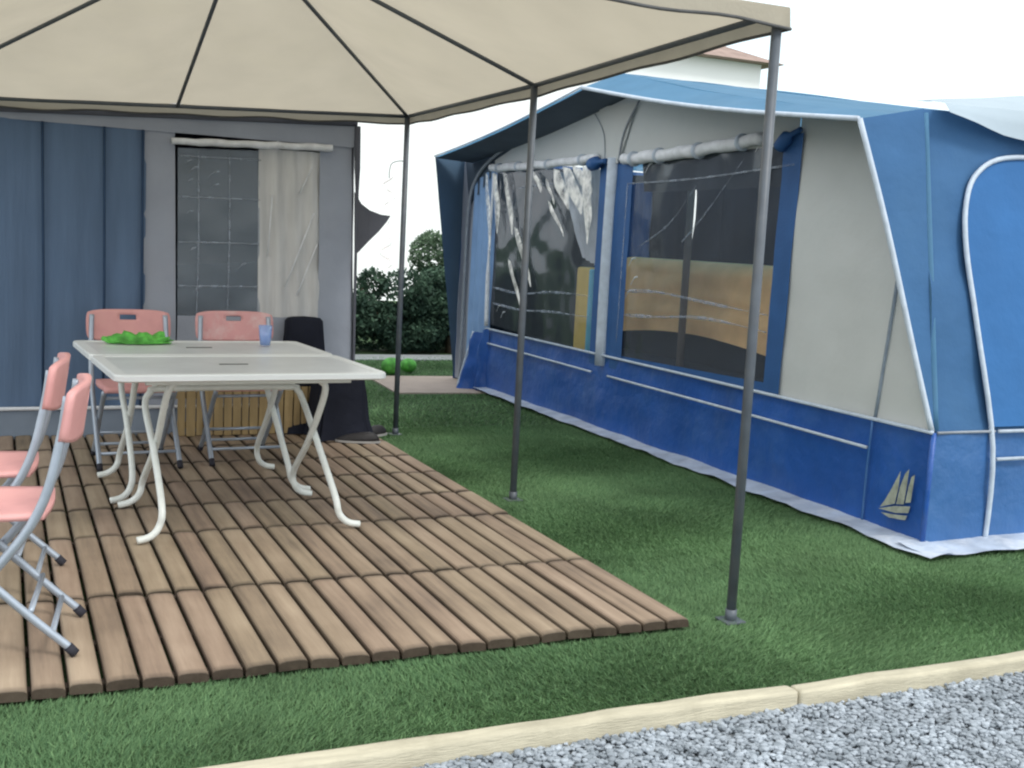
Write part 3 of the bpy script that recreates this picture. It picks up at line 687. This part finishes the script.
T('door_piping', [SP(4.45, .01, .024), SP(4.43, .5, .03), SP(4.34, 1.1, .03), SP(4.29, 1.45, .03), SP(4.3, 1.68, .03), SP(4.38, 1.83, .03), SP(4.58, 1.92, .03), SP(5.0, 1.93, .03), SP(5.3, 1.84, .03), SP(5.36, 1.5, .03), SP(5.38, .01, .024)], .013, 'piping', ra, 5)
T('skirt_piping', [(4.46, 3.972, .578), (6.7, 3.972, .578)], .009, 'piping', ra)
T('skirt_piping', [(4.46, 3.966, .44), (6.7, 3.966, .44)], .009, 'piping', ra)
T('skirt_corner', [(4.05, 3.99, 0), (4.055, 3.992, .3), (4.064, 3.996, .575)], .014, 'blue_mud', ra)
T('skirt_seam', [(4.07, 3.978, .578), (4.3, 3.978, .578), (4.44, 3.976, .578)], .007, 'piping_grey', ra)
# far side wall, and added dark sheets painting the dim interior
patch([(XF, 10.3, 0), (6.7, 10.3, 0)], [(XF, 10.3, 2.16), (6.7, 10.3, 2.16)], 20, 10, .01, 2, name='side_wall', m='blue_frame', parent=ra)
patch([(6.6, 4.1, 0), (6.6, 10.2, 0)], [(6.6, 4.3, 2.15), (6.6, 10.1, 2.15)], 70, 10, .03, 2, lambda s, t: .05 * math.sin(s * 70), name='interior_dark', m='inner', parent=ra)
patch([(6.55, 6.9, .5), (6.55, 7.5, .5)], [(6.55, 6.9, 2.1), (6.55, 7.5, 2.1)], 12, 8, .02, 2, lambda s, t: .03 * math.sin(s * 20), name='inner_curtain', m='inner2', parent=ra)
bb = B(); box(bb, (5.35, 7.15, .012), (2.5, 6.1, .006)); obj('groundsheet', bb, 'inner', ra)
# gathered sheer curtain inside the far window; white slivers painting glare on its pane
patch([(4.35, 7.85, 1.2), (4.35, 8.2, 1.28)], [(4.3, 7.6, 1.98), (4.3, 8.6, 1.98)], 20, 10, .02, 4, lambda s, t: .02 * math.sin(s * 30), name='sheer_curtain', m='sheer', parent=ra)
def glint_sliver(y0, z0, y1, z1, w, x=4.038):
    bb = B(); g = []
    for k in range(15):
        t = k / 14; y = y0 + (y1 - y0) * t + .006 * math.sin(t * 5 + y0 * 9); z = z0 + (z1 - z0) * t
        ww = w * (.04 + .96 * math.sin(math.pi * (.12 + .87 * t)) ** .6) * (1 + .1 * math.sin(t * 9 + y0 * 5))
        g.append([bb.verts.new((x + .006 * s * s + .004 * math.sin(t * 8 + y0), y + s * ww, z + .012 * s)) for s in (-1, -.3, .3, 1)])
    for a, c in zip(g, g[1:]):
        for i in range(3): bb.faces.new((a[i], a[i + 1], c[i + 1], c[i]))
    obj('window_fold_glint', bb, 'glint', w1, True)
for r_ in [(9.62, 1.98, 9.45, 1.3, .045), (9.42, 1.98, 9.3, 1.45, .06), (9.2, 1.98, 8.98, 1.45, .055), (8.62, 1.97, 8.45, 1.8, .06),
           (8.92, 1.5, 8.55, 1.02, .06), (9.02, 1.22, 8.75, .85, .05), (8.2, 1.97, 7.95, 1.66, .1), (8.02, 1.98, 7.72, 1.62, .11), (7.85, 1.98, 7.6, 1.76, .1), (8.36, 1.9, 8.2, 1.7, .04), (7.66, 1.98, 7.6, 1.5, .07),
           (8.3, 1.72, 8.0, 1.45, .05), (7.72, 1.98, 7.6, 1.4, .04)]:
    glint_sliver(*r_)

patch([(6.6, 10.15, 0), (XF + .1, 10.15, 0)], [(6.6, 10.15, 2.12), (XF + .1, 10.15, 2.12)], 50, 10, .02, 2, lambda s, t: .03 * math.sin(s * 50), name='interior_dark', m='inner', parent=ra)  # added dark sheet covering the far wall, painting interior shade
patch([(5.6, 9.25, .9), (5.6, 9.8, .9)], [(5.6, 9.3, 2.0), (5.6, 9.75, 2.0)], 16, 8, .02, 2, lambda s, t: .03 * math.sin(s * 25), name='inner_curtain', m='blue_door', parent=ra)
patch([(4.2, 5.1, 1.78), (4.2, 7.1, 1.78)], [(4.12, 5.1, 2.1), (4.12, 7.1, 2.2)], 30, 5, .02, 2, lambda s, t: .02 * math.sin(s * 40), name='dark_strip', m='inner', parent=ra)  # added dark strip, shade in place of the lit roof underside
# things inside the awning
tag(T('wooden_post', [(5.0, 7.68, 0), (5.0, 7.68, 2.3)], .03, 'brown_pole'), 'thin brown post standing inside the awning in front of the tan throw', 'post')
so = thing('bench', 'dark bench with high back standing inside the blue awning under a tan throw', 'bench', (5.2, 7.85, 0))
bb = B(); box(bb, (.12, 0, .62), (.1, 2.2, 1.2), None, .03); obj('backrest', bb, 'inner', so)
bb = B(); box(bb, (-.15, 0, .4), (.5, 2.3, .1), None, .03); obj('seat', bb, 'inner', so)
for sx in (-.32, .1):
    for sy in (-1, 1): bb = B(); box(bb, (sx, sy, .18), (.06, .06, .35), None, .01); obj('leg', bb, 'inner', so)
bb = B(); g = []
for i in range(41):
    s = i / 40; y = -1.25 + 2.5 * s; row = []
    for j in range(25):
        t = j / 24; lo = .60 + .09 * math.sin(math.pi * s) + .03 * (1 - s)
        if t < .75: z = lo + (1.25 - lo) * t / .75; x = -.02 - .06 * (1 - t) 
        else: a = (t - .75) / .25 * math.pi; x = .12 - .13 * math.cos(a); z = 1.25 + .05 * math.sin(a) - .15 * max(0, (t - .9))
        q = Vector((x, y, z)); q.x += .025 * noise.noise(Vector((0, y * 2, z * 9))) + .01 * noise.noise(q * 9)
        if z > 1.1: q.y *= .97
        row.append(bb.verts.new(q))
    g.append(row)
for i in range(40):
    for j in range(24): bb.faces.new((g[i][j], g[i + 1][j], g[i + 1][j + 1], g[i][j + 1]))
th = obj('throw', bb, 'tan', None, True); th.location = (5.2, 7.85, 0)
tag(th, 'crumpled tan throw hanging over the bench back inside the awning', 'throw')
mt = thing('foam_mattress', 'yellow foam mattress with blue edge standing upright behind the awning window', 'mattress', (4.6, 8.55, 0))
bb = B(); box(bb, (0, 0, .62), (.14, .24, 1.15), None, .03, 3); obj('foam', bb, 'yellow', mt, True)
bb = B(); box(bb, (-.01, -.16, .62), (.15, .06, 1.13), None, .02, 3); obj('edge', bb, 'cyan', mt, True)

# white tarp lying over the right part of the roof
def tz(x, y): return 2.15 + .03 * (x - 4.15) + .3 * (y - 4.2)
bb = B(); g = []
for i in range(31):
    x = 4.13 + 2.7 * i / 30; row = []
    for j in range(15):
        t = j / 14
        if j < 3: y = 4.2 - .02 * (2 - j); z = 2.15 - .065 * (2 - j) * (1 + .15 * math.sin(x * 7)) * min(1, .4 + i / 6)
        else: y = 4.2 + 1.1 * (j - 2) / 12; z = 2.15 + (.165 + .13 * min(1, i / 12)) * (y - 4.2)
        row.append(bb.verts.new((x + max(0, y - 4.25) * .75, y, z + .012 * noise.noise(Vector((x * 2, y * 3, 0))))))
    g.append(row)
for i in range(30):
    for j in range(14): bb.faces.new((g[i][j], g[i + 1][j], g[i + 1][j + 1], g[i][j + 1]))
tag(obj('tarp', bb, 'tarp', None, True), 'white tarpaulin lying over the right end of the blue awning roof', 'tarpaulin')

# ------------------------------------------------------------------ folding tables
def rounded_rect(w, d, r, n=6):
    P_ = []
    for cx, cy, a0 in ((w / 2 - r, d / 2 - r, 0), (-w / 2 + r, d / 2 - r, 90), (-w / 2 + r, -d / 2 + r, 180), (w / 2 - r, -d / 2 + r, 270)):
        for k in range(n + 1): a = R(a0 + 90 * k / n); P_.append((cx + r * math.cos(a), cy + r * math.sin(a)))
    return P_
def make_table(w, d, label):
    t = thing('folding_table', label, 'table', (0, 0, 0), 0, 'white folding tables pushed together on the deck')
    zt = .72
    bb = B(); rings = []
    for (ins, z) in ((.012, -.032), (0, -.026), (0, -.006), (.006, 0), (.05, 0), (.054, -.003)):
        rings.append([bb.verts.new((x, y, zt + z)) for x, y in rounded_rect(w - 2 * ins, d - 2 * ins, .05 - min(ins, .03))])
    for a, c in zip(rings, rings[1:]):
        for k in range(len(a)): bb.faces.new((a[k], a[(k + 1) % len(a)], c[(k + 1) % len(a)], c[k]))
    bb.faces.new(rings[0]); obj('rim', bb, 'plastic_white', t)
    bb = B(); bb.faces.new([bb.verts.new((x, y, zt - .0025)) for x, y in rounded_rect(w - .105, d - .105, .02)]); top = obj('tabletop', bb, 'plastic_grey', t)
    bb = B(); box(bb, (-.02, 0, zt - .002), (.13, .018, .004), None, .0015); obj('handle_slot', bb, 'dark_slot', top)
    for s in (1, -1):                               # two U frames crossing each other
        hw = w / 2 - .215 - (.022 if s < 0 else 0)
        yt, yb = s * (d / 2 - .12), -s * (d / 2 - .06)
        zc = .565 if s > 0 else .665                # height of the crossbar
        k = .02 if s > 0 else 0
        pts = []
        for sx in (-1, 1):
            pts.append([(sx * (hw - .09), yt - s * .03, zc + .015), (sx * (hw - .03), yt - s * .035, zc), (sx * (hw - .002), yt - s * .06, zc - .06), (sx * (hw + .0), (yt + yb) / 2, .35), (sx * (hw + .008), yb + s * .03, .15),
                   (sx * (hw + .022), yb + s * .004, .07), (sx * (hw + .06), yb - s * .01, .03), (sx * (hw + .115), yb - s * .012, .017)])
        full = pts[0][::-1] + pts[1]
        if s > 0:
            for sx in (-1, 1): T('leg_stub', [(sx * (hw - .05), yt - s * .032, zc + .006), (sx * (hw - .05), yt, zt - .03)], .012, 'tube_white', t)
        T('leg_frame', full, .0155, 'tube_white', t, 5)
        bb = B(); box(bb, (0, yt, zt - .045), (.9, .03, .025), None, .004); obj('bracket', bb, 'tube_white', t)
    return t
t1 = make_table(1.18, .74, 'white rimmed folding table with bent tube legs, the one nearer the camera'); t1.location = (.98, 5.14, DZ); t1.rotation_euler.z = R(3.5)
t2 = make_table(1.18, .68, 'white rimmed folding table nearer the two pink chair backs, carrying the green bag'); t2.location = (.937, 5.85, DZ); t2.rotation_euler.z = R(3.5)
TT = DZ + .72

# ------------------------------------------------------------------ folding chairs
def make_chair(label, worn=False):
    t = thing('folding_chair', label, 'chair', (0, 0, 0), 0, 'pink folding chairs around the tables')
    pm = 'pink_worn' if worn else 'pink'
    for s in (-1, 1):
        T('side_tube', [(s * .2, -.235, .81), (s * .205, -.215, .68), (s * .21, -.17, .5), (s * .21, -.09, .36), (s * .21, .08, .16), (s * .21, .21, .02)], .0145, 'chrome', t, 5)
        f = T('rear_leg', [(s * .185, .17, .425), (s * .185, .05, .31), (s * .185, -.12, .14), (s * .185, -.25, .02)], .013, 'chrome', t, 4)
        T('rubber_foot', [(s * .185, -.235, .033), (s * .185, -.257, .008)], .016, 'rubber', f)
        T('rubber_foot', [(s * .21, .195, .035), (s * .21, .222, .006)], .016, 'rubber', t)
    for (y, z, w) in ((-.19, .075, .185), (.15, .085, .21), (.13, .385, .185), (-.13, .15, .185)):
        T('crossbar', [(-w, y, z), (w, y, z)], .009, 'chrome', t)
    # seat
    bb = B(); g = []
    for i in range(13):
        u = -1 + 2 * i / 12; row = []
        for j in range(13):
            v_ = -1 + 2 * j / 12
            sx = .2 * (u * math.sqrt(1 - v_ * v_ * .14)); sy = .19 * (v_ * math.sqrt(1 - u * u * .14))
            row.append(bb.verts.new((sx, sy + .01, .452 - .012 * (1 - u * u) * (1 - v_ * v_) - (.012 if v_ > .95 else 0))))
        g.append(row)
    for i in range(12):
        for j in range(12): bb.faces.new((g[i][j], g[i + 1][j], g[i + 1][j + 1], g[i][j + 1]))
    r_ = bmesh.ops.extrude_face_region(bb, geom=bb.faces[:]); bmesh.ops.translate(bb, vec=(0, 0, -.02), verts=[e for e in r_['geom'] if isinstance(e, bmesh.types.BMVert)])
    obj('seat', bb, 'pink', t, True)
    # backrest with hand slot: plate built as grid with the slot cells left open
    bb = B(); nx, nz = 20, 12; g = {}
    for i in range(nx + 1):
        for j in range(nz + 1):
            u = -1 + 2 * i / nx; v_ = -1 + 2 * j / nz
            x = .23 * u * math.sqrt(1 - v_ ** 4 * .09); z = .75 + .088 * v_ * math.sqrt(1 - abs(u) ** 5 * .32)
            y = -.235 - .035 * (1 - u * u) + .012 * (1 - v_) - .02
            g[i, j] = bb.verts.new((x, y, z))
    for i in range(nx):
        for j in range(nz):
            if 8 <= i < 12 and 8 <= j < 10: continue
            bb.faces.new((g[i, j], g[i + 1, j], g[i + 1, j + 1], g[i, j + 1]))
    r_ = bmesh.ops.extrude_face_region(bb, geom=bb.faces[:]); bmesh.ops.translate(bb, vec=(0, .022, 0), verts=[e for e in r_['geom'] if isinstance(e, bmesh.types.BMVert)])
    obj('backrest', bb, pm, t, True)
    return t
def place(t, x, y, rz): t.location = (x, y, DZ); t.rotation_euler.z = rz
ch = make_chair('pink folding chair tucked in behind the green bag, its back against the slate panel'); place(ch, .675, 6.5, R(180 + 3))
ch2 = make_chair('pink folding chair with white worn patches on its back, tucked in behind the tumbler', True); place(ch2, 1.275, 6.54, R(180 + 2))
ch3 = copy_tree(ch); ch3['label'] = 'pink folding chair at the left edge facing away from the table, nearer the camera'; place(ch3, -.03, 3.78, R(83))
ch4 = copy_tree(ch); ch4['label'] = 'pink folding chair at the left edge facing away from the table, farther from the camera'; place(ch4, -.06, 4.4, R(84))

# ------------------------------------------------------------------ things on the table
bb = B(); bmesh.ops.create_icosphere(bb, subdivisions=4, radius=1)
for v in bb.verts:
    c = v.co.copy(); d = 1 + .35 * noise.fractal(c * 3.4, .8, 2, 4) 
    v.co = Vector((c.x * .155 * d, c.y * .085 * d, max(-.0, (c.z + .35) * .027 * (1 + .8 * noise.noise(c * 3)) * d)))
tb = obj('plastic_bag', bb, 'lime', None, True); tb.location = (.64, 6.03, TT + .002); tb.rotation_euler.z = R(4)
tag(tb, 'crumpled lime green plastic bag lying on the far left of the table', 'bag')
tm = thing('tumbler', 'small clear blue tumbler standing on the far table', 'tumbler', (1.27, 5.93, TT))
M['glassblue'] = vinyl('blue_plastic_clear', .45, (.35, .5, .85), .1, .12)
bb = B(); prof = [(0, .004), (.026, .004), (.031, .05), (.036, .11), (.034, .11), (.029, .05), (.024, .008), (0, .008)]
def lathe(bb, prof, n=24):
    rings = [[bb.verts.new((r * math.cos(2 * math.pi * k / n), r * math.sin(2 * math.pi * k / n), z)) for k in range(n)] for r, z in prof if r > 0]
    for a, c in zip(rings, rings[1:]):
        for k in range(n): bb.faces.new((a[k], a[(k + 1) % n], c[(k + 1) % n], c[k]))
    bb.faces.new(rings[0][::-1]); bb.faces.new(rings[-1])
lathe(bb, prof); obj('cup', bb, 'glassblue', tm, True)
M['bluefill'] = mat('blue_drink', (.1, .22, .6), .3, .1, 10, 0)
bb = B(); lathe(bb, [(.0235, .009), (.0275, .055), (.001, .056)]); obj('drink', bb, 'bluefill', tm, True)

# ------------------------------------------------------------------ dark covered stack, shoes, slatted screen
def draped(name, cx, cy, w, d, h, seed, label, cat, group=None):
    bb = B(); n = 48; rings = []
    def outline(k, grow):
        a = 2 * math.pi * k / n; ca, sa = math.cos(a), math.sin(a); e = .22
        return (w / 2 + grow) * math.copysign(abs(ca) ** e, ca), (d / 2 + grow) * math.copysign(abs(sa) ** e, sa)
    for (z, gr) in [(0, .05), (.12, .035), (.3, .02), (.6, .01), (.85, 0), (.96, -.004), (.99, -.02), (1.0, -.05)]:
        ring = []
        for k in range(n):
            x, y = outline(k, gr); f = (1 - z) * .022 * math.sin(k * 1.7 + seed) + .012 * noise.noise(Vector((x * 6, y * 6, z * 3 + seed)))
            l = math.hypot(x, y); ring.append(bb.verts.new((x * (1 + f / l), y * (1 + f / l), z * h + .012 * noise.noise(Vector((x * 9, y * 9, seed))) * (z > .9))))
        rings.append(ring)
    for a, c in zip(rings, rings[1:]):
        for k in range(n): bb.faces.new((a[k], a[(k + 1) % n], c[(k + 1) % n], c[k]))
    bb.faces.new(rings[-1])
    o = obj(name, bb, 'black_cloth', None, True); o.location = (cx, cy, DZ + .002)
    return tag(o, label, cat, group)
draped('covered_cabinet', 2.02, 7.16, .3, .3, .44, 1, 'low wide stack draped in black cloth at the far right corner of the deck', 'covered stack')
draped('covered_cabinet', 1.835, 7.37, .25, .12, .77, 4, 'tall narrow bundle draped in black cloth between the low stack and the pink chairs', 'covered stack')
def shoe(x, y, rz, label):
    bb = B(); bmesh.ops.create_icosphere(bb, subdivisions=3, radius=1)
    for v in bb.verts:
        c = v.co; y_ = c.y
        hgt = .05 + .035 * max(0, -y_) 
        v.co = Vector((c.x * (.042 - .008 * max(0, -y_)), y_ * .14, max(0, c.z) * hgt * (1 - .35 * max(0, y_)) + .015))
    t = thing('shoe', label, 'shoe', (x, y, DZ), rz, 'dark shoes beside the covered stack')
    obj('upper', bb, 'leather', t, True)
    bb = B(); bmesh.ops.create_circle(bb, cap_ends=True, segments=24, radius=1)
    for v in bb.verts: v.co = Vector((v.co.x * .045, v.co.y * .145, .002))
    r_ = bmesh.ops.extrude_face_region(bb, geom=bb.faces[:]); bmesh.ops.translate(bb, vec=(0, 0, .014), verts=[e for e in r_['geom'] if isinstance(e, bmesh.types.BMVert)])
    obj('sole', bb, 'sole', t); return t
shoe(2.09, 6.9, R(70), 'dark shoe on the deck, left one in front of the covered stack')
shoe(2.23, 7.1, R(110), 'dark shoe on the deck edge, right one beside the covered stack')
sc_ = thing('slatted_screen', 'low screen of upright yellowish wooden slats under the far chairs', 'screen', (1.43, 7.27, DZ))
bb = B(); x = -.42
while x < .42:
    w = random.uniform(.045, .066); box(bb, (x + w / 2, random.uniform(-.003, .003), .16), (w - .006, .02, .315 + random.uniform(-.008, .008)), None, .005); x += w
obj('slats', bb, 'pine', sc_)
for z in (.07, .26): bb = B(); box(bb, (0, .024, z), (.86, .022, .04), None, .003); obj('rail', bb, 'pine', sc_)

# ------------------------------------------------------------------ green toys on the grass
def ball(x, y, r, label):
    bb = B(); bmesh.ops.create_icosphere(bb, subdivisions=3, radius=r)
    for v in bb.verts: v.co *= 1 + .04 * math.sin(5 * math.atan2(v.co.y, v.co.x)); v.co.z *= .85
    o = obj('ball', bb, 'lime', None, True); o.location = (x, y, r * .85 + .01); return tag(o, label, 'ball', 'lime green balls on the turf')
ball(3.53, 10.6, .1, 'lime green ball on the turf left of the far gazebo post'); ball(3.76, 10.75, .085, 'smaller lime green ball on the turf right of the far gazebo post')

# ------------------------------------------------------------------ hedge and tree
def foliage(n, cen, rad, leaf, blobs, seed):
    rg = np.random.default_rng(seed); pts = []
    per = n // len(blobs)
    for (bx, by, bz, br, bh) in blobs:
        d = rg.normal(size=(per, 3)); d /= np.linalg.norm(d, axis=1)[:, None]
        r = rg.uniform(.45, 1.08, per) ** .6
        p = d * r[:, None]; p[:, 0] = p[:, 0] * br + bx; p[:, 1] = p[:, 1] * br + by; p[:, 2] = p[:, 2] * bh + bz
        pts.append(p)
    p = np.concatenate(pts); p = p[p[:, 2] > .02]; n = len(p)
    a = rg.normal(size=(n, 3)); a /= np.linalg.norm(a, axis=1)[:, None]
    c = np.cross(a, rg.normal(size=(n, 3))); c /= np.linalg.norm(c, axis=1)[:, None]
    L_ = leaf * rg.uniform(.6, 1.3, n)[:, None]
    V = np.stack([p - a * L_, p + c * L_ * .45, p + a * L_, p - c * L_ * .45], 1).reshape(-1, 3)
    t = np.clip(.3 + .3 * np.sin(p[:, 0] * 9) * np.sin(p[:, 2] * 11 + p[:, 1] * 5) + rg.normal(0, .2, n) + .2 * (p[:, 2] - p[:, 2].mean()), 0, 1)
    return V, np.stack([t, t, t], 1)
def shrub(name, loc, w, h, n, m, label, seed, cat='shrub'):
    t = thing(name, label, cat, loc, 0, 'shrubs in the hedge behind the turf')
    rg = random.Random(seed); bl = []
    for k in range(13):
        z = rg.uniform(.12, .86) * h; f = 1 - .45 * max(0, z / h - .5)
        bl.append((rg.uniform(-.5, .5) * w * f, rg.uniform(-.3, .3) * w * f, z, rg.uniform(.22, .36) * w, rg.uniform(.14, .22) * h))
    V, tn = foliage(n, None, None, .035, bl, seed); mesh_np('foliage', V, 4, tn, m, t)
    bb = B(); tube(bb, [(0, 0, -.02), (.02, .01, h * .4), (0, .03, h * .8)], [.05, .035, .012], 8, 3)
    for k in range(7):
        a = rg.uniform(0, 6.28); z0 = h * rg.uniform(.1, .5); e = Vector((math.cos(a) * w * .4, math.sin(a) * w * .3, z0 + h * .3))
        tube(bb, [(0, 0, z0), e * .5 + Vector((0, 0, z0 * .5)), e], [.02, .012, .006], 6)
    obj('branches', bb, 'bark', t, True); return t
shrub('shrub', (3.55, 12.75, 0), 1.0, 1.08, 11000, 'leaf', 'dark green shrub behind the turf, against the grey awning', 11)
shrub('shrub', (4.35, 12.8, 0), .85, 1.0, 10000, 'leaf', 'dark green shrub behind the turf, right behind the far gazebo post', 12)
shrub('shrub', (4.95, 12.7, 0), .9, 1.08, 10000, 'leaf', 'dark green shrub behind the turf, half hidden by the blue awning', 13)
shrub('shrub', (5.8, 12.8, 0), 1.0, 1.15, 8000, 'leaf', 'dark green shrub hidden behind the far corner of the blue awning', 14)
shrub('shrub', (2.6, 12.8, 0), 1.0, 1.0, 7000, 'leaf', 'dark green shrub hidden behind the grey awning', 15)
shrub('small_tree', (5.25, 13.3, 0), .9, 1.62, 12000, 'leaf2', 'taller lighter green bushy tree rising behind the hedge beside the blue awning', 21, 'tree')

# ------------------------------------------------------------------ house far behind
hs = thing('house', 'white rendered house with brown tiled roof far behind the awnings', 'house', (8.1, 27, -.15))
bb = B(); box(bb, (0, 0, 3.02), (17.2, 8, 6.1)); obj('wall', bb, 'wall_white', hs)
bb = B(); e = [(-9, -4.4, 6.05), (9, -4.4, 6.05), (9, 4.4, 6.05), (-9, 4.4, 6.05)]; rg_ = [(-5, 0, 7.9), (5, 0, 7.9)]
ve = [bb.verts.new(p) for p in e]; vr = [bb.verts.new(p) for p in rg_]
bb.faces.new((ve[0], ve[1], vr[1], vr[0])); bb.faces.new((ve[1], ve[2], vr[1])); bb.faces.new((ve[2], ve[3], vr[0], vr[1])); bb.faces.new((ve[3], ve[0], vr[0])); bb.faces.new(ve[::-1])
obj('roof', bb, 'rooftile', hs)

# ------------------------------------------------------------------ light
az = Vector((.35, -.85, 0)).normalized(); el = R(50)
sd = Vector((az.x * math.cos(el), az.y * math.cos(el), math.sin(el)))
sun = bpy.data.lights.new('sun', 'SUN'); sun.energy = 1.7; sun.angle = R(14); sun.color = (1, .97, .92)
so_ = bpy.data.objects.new('sun', sun); C.objects.link(so_); so_.rotation_euler = sd.to_track_quat('Z', 'Y').to_euler()
w = bpy.data.worlds.new('World'); S.world = w; w.use_nodes = True
N, L = w.node_tree.nodes, w.node_tree.links
bg = N['Background']; sky = N.new('ShaderNodeTexSky'); sky.sky_type = 'NISHITA'; sky.sun_disc = False
sky.sun_elevation = el; sky.sun_rotation = math.atan2(sd.x, sd.y); sky.dust_density = 2
L.new(sky.outputs[0], bg.inputs[0]); bg.inputs[1].default_value = .15
bg2 = N.new('ShaderNodeBackground'); bg2.inputs[1].default_value = 1.8
tc = N.new('ShaderNodeTexCoord'); mp = N.new('ShaderNodeMapping'); mp.inputs['Scale'].default_value = (1, 1, 4); L.new(tc.outputs['Generated'], mp.inputs[0])
nz = N.new('ShaderNodeTexNoise'); nz.inputs['Scale'].default_value = 2.2; nz.inputs['Detail'].default_value = 6; L.new(mp.outputs[0], nz.inputs[0])
cr = N.new('ShaderNodeValToRGB'); e = cr.color_ramp.elements; e[0].position = .35; e[0].color = (.8, .92, .95, 1); e[1].position = .6; e[1].color = (1, 1, 1, 1)
L.new(nz.outputs[0], cr.inputs[0]); L.new(cr.outputs[0], bg2.inputs[0])
mr = N.new('ShaderNodeMapRange'); mr.inputs[1].default_value = .3; mr.inputs[2].default_value = .55; mr.inputs[3].default_value = .72; mr.inputs[4].default_value = 1
L.new(nz.outputs[0], mr.inputs[0]); mx = N.new('ShaderNodeMixShader'); L.new(mr.outputs[0], mx.inputs[0]); L.new(bg.outputs[0], mx.inputs[1]); L.new(bg2.outputs[0], mx.inputs[2])
L.new(mx.outputs[0], N['World Output'].inputs[0])

# ------------------------------------------------------------------ camera
yaw, pitch, rl, f, h = .4296, .1257, .0515, 1124.4, 1.3794
fw = Vector((math.sin(yaw) * math.cos(pitch), math.cos(yaw) * math.cos(pitch), -math.sin(pitch)))
r = Vector((math.cos(yaw), -math.sin(yaw), 0)); u = r.cross(fw)
r2 = r * math.cos(rl) + u * math.sin(rl); u2 = -r * math.sin(rl) + u * math.cos(rl)
cam = bpy.data.cameras.new('camera'); co = bpy.data.objects.new('camera', cam); C.objects.link(co)
mw = Matrix((r2, u2, -fw)).transposed().to_4x4(); mw.translation = (0, 0, h); co.matrix_world = mw
cam.sensor_width = 36; cam.lens = f / 1024 * 36; cam.clip_end = 2000; cam.clip_start = .05
S.camera = co
S.render.engine = 'CYCLES'; S.cycles.filter_width = 2.2
S.view_settings.view_transform = 'Standard'; S.view_settings.look = 'None'; S.view_settings.exposure = 0
S.cycles.transparent_max_bounces = 16
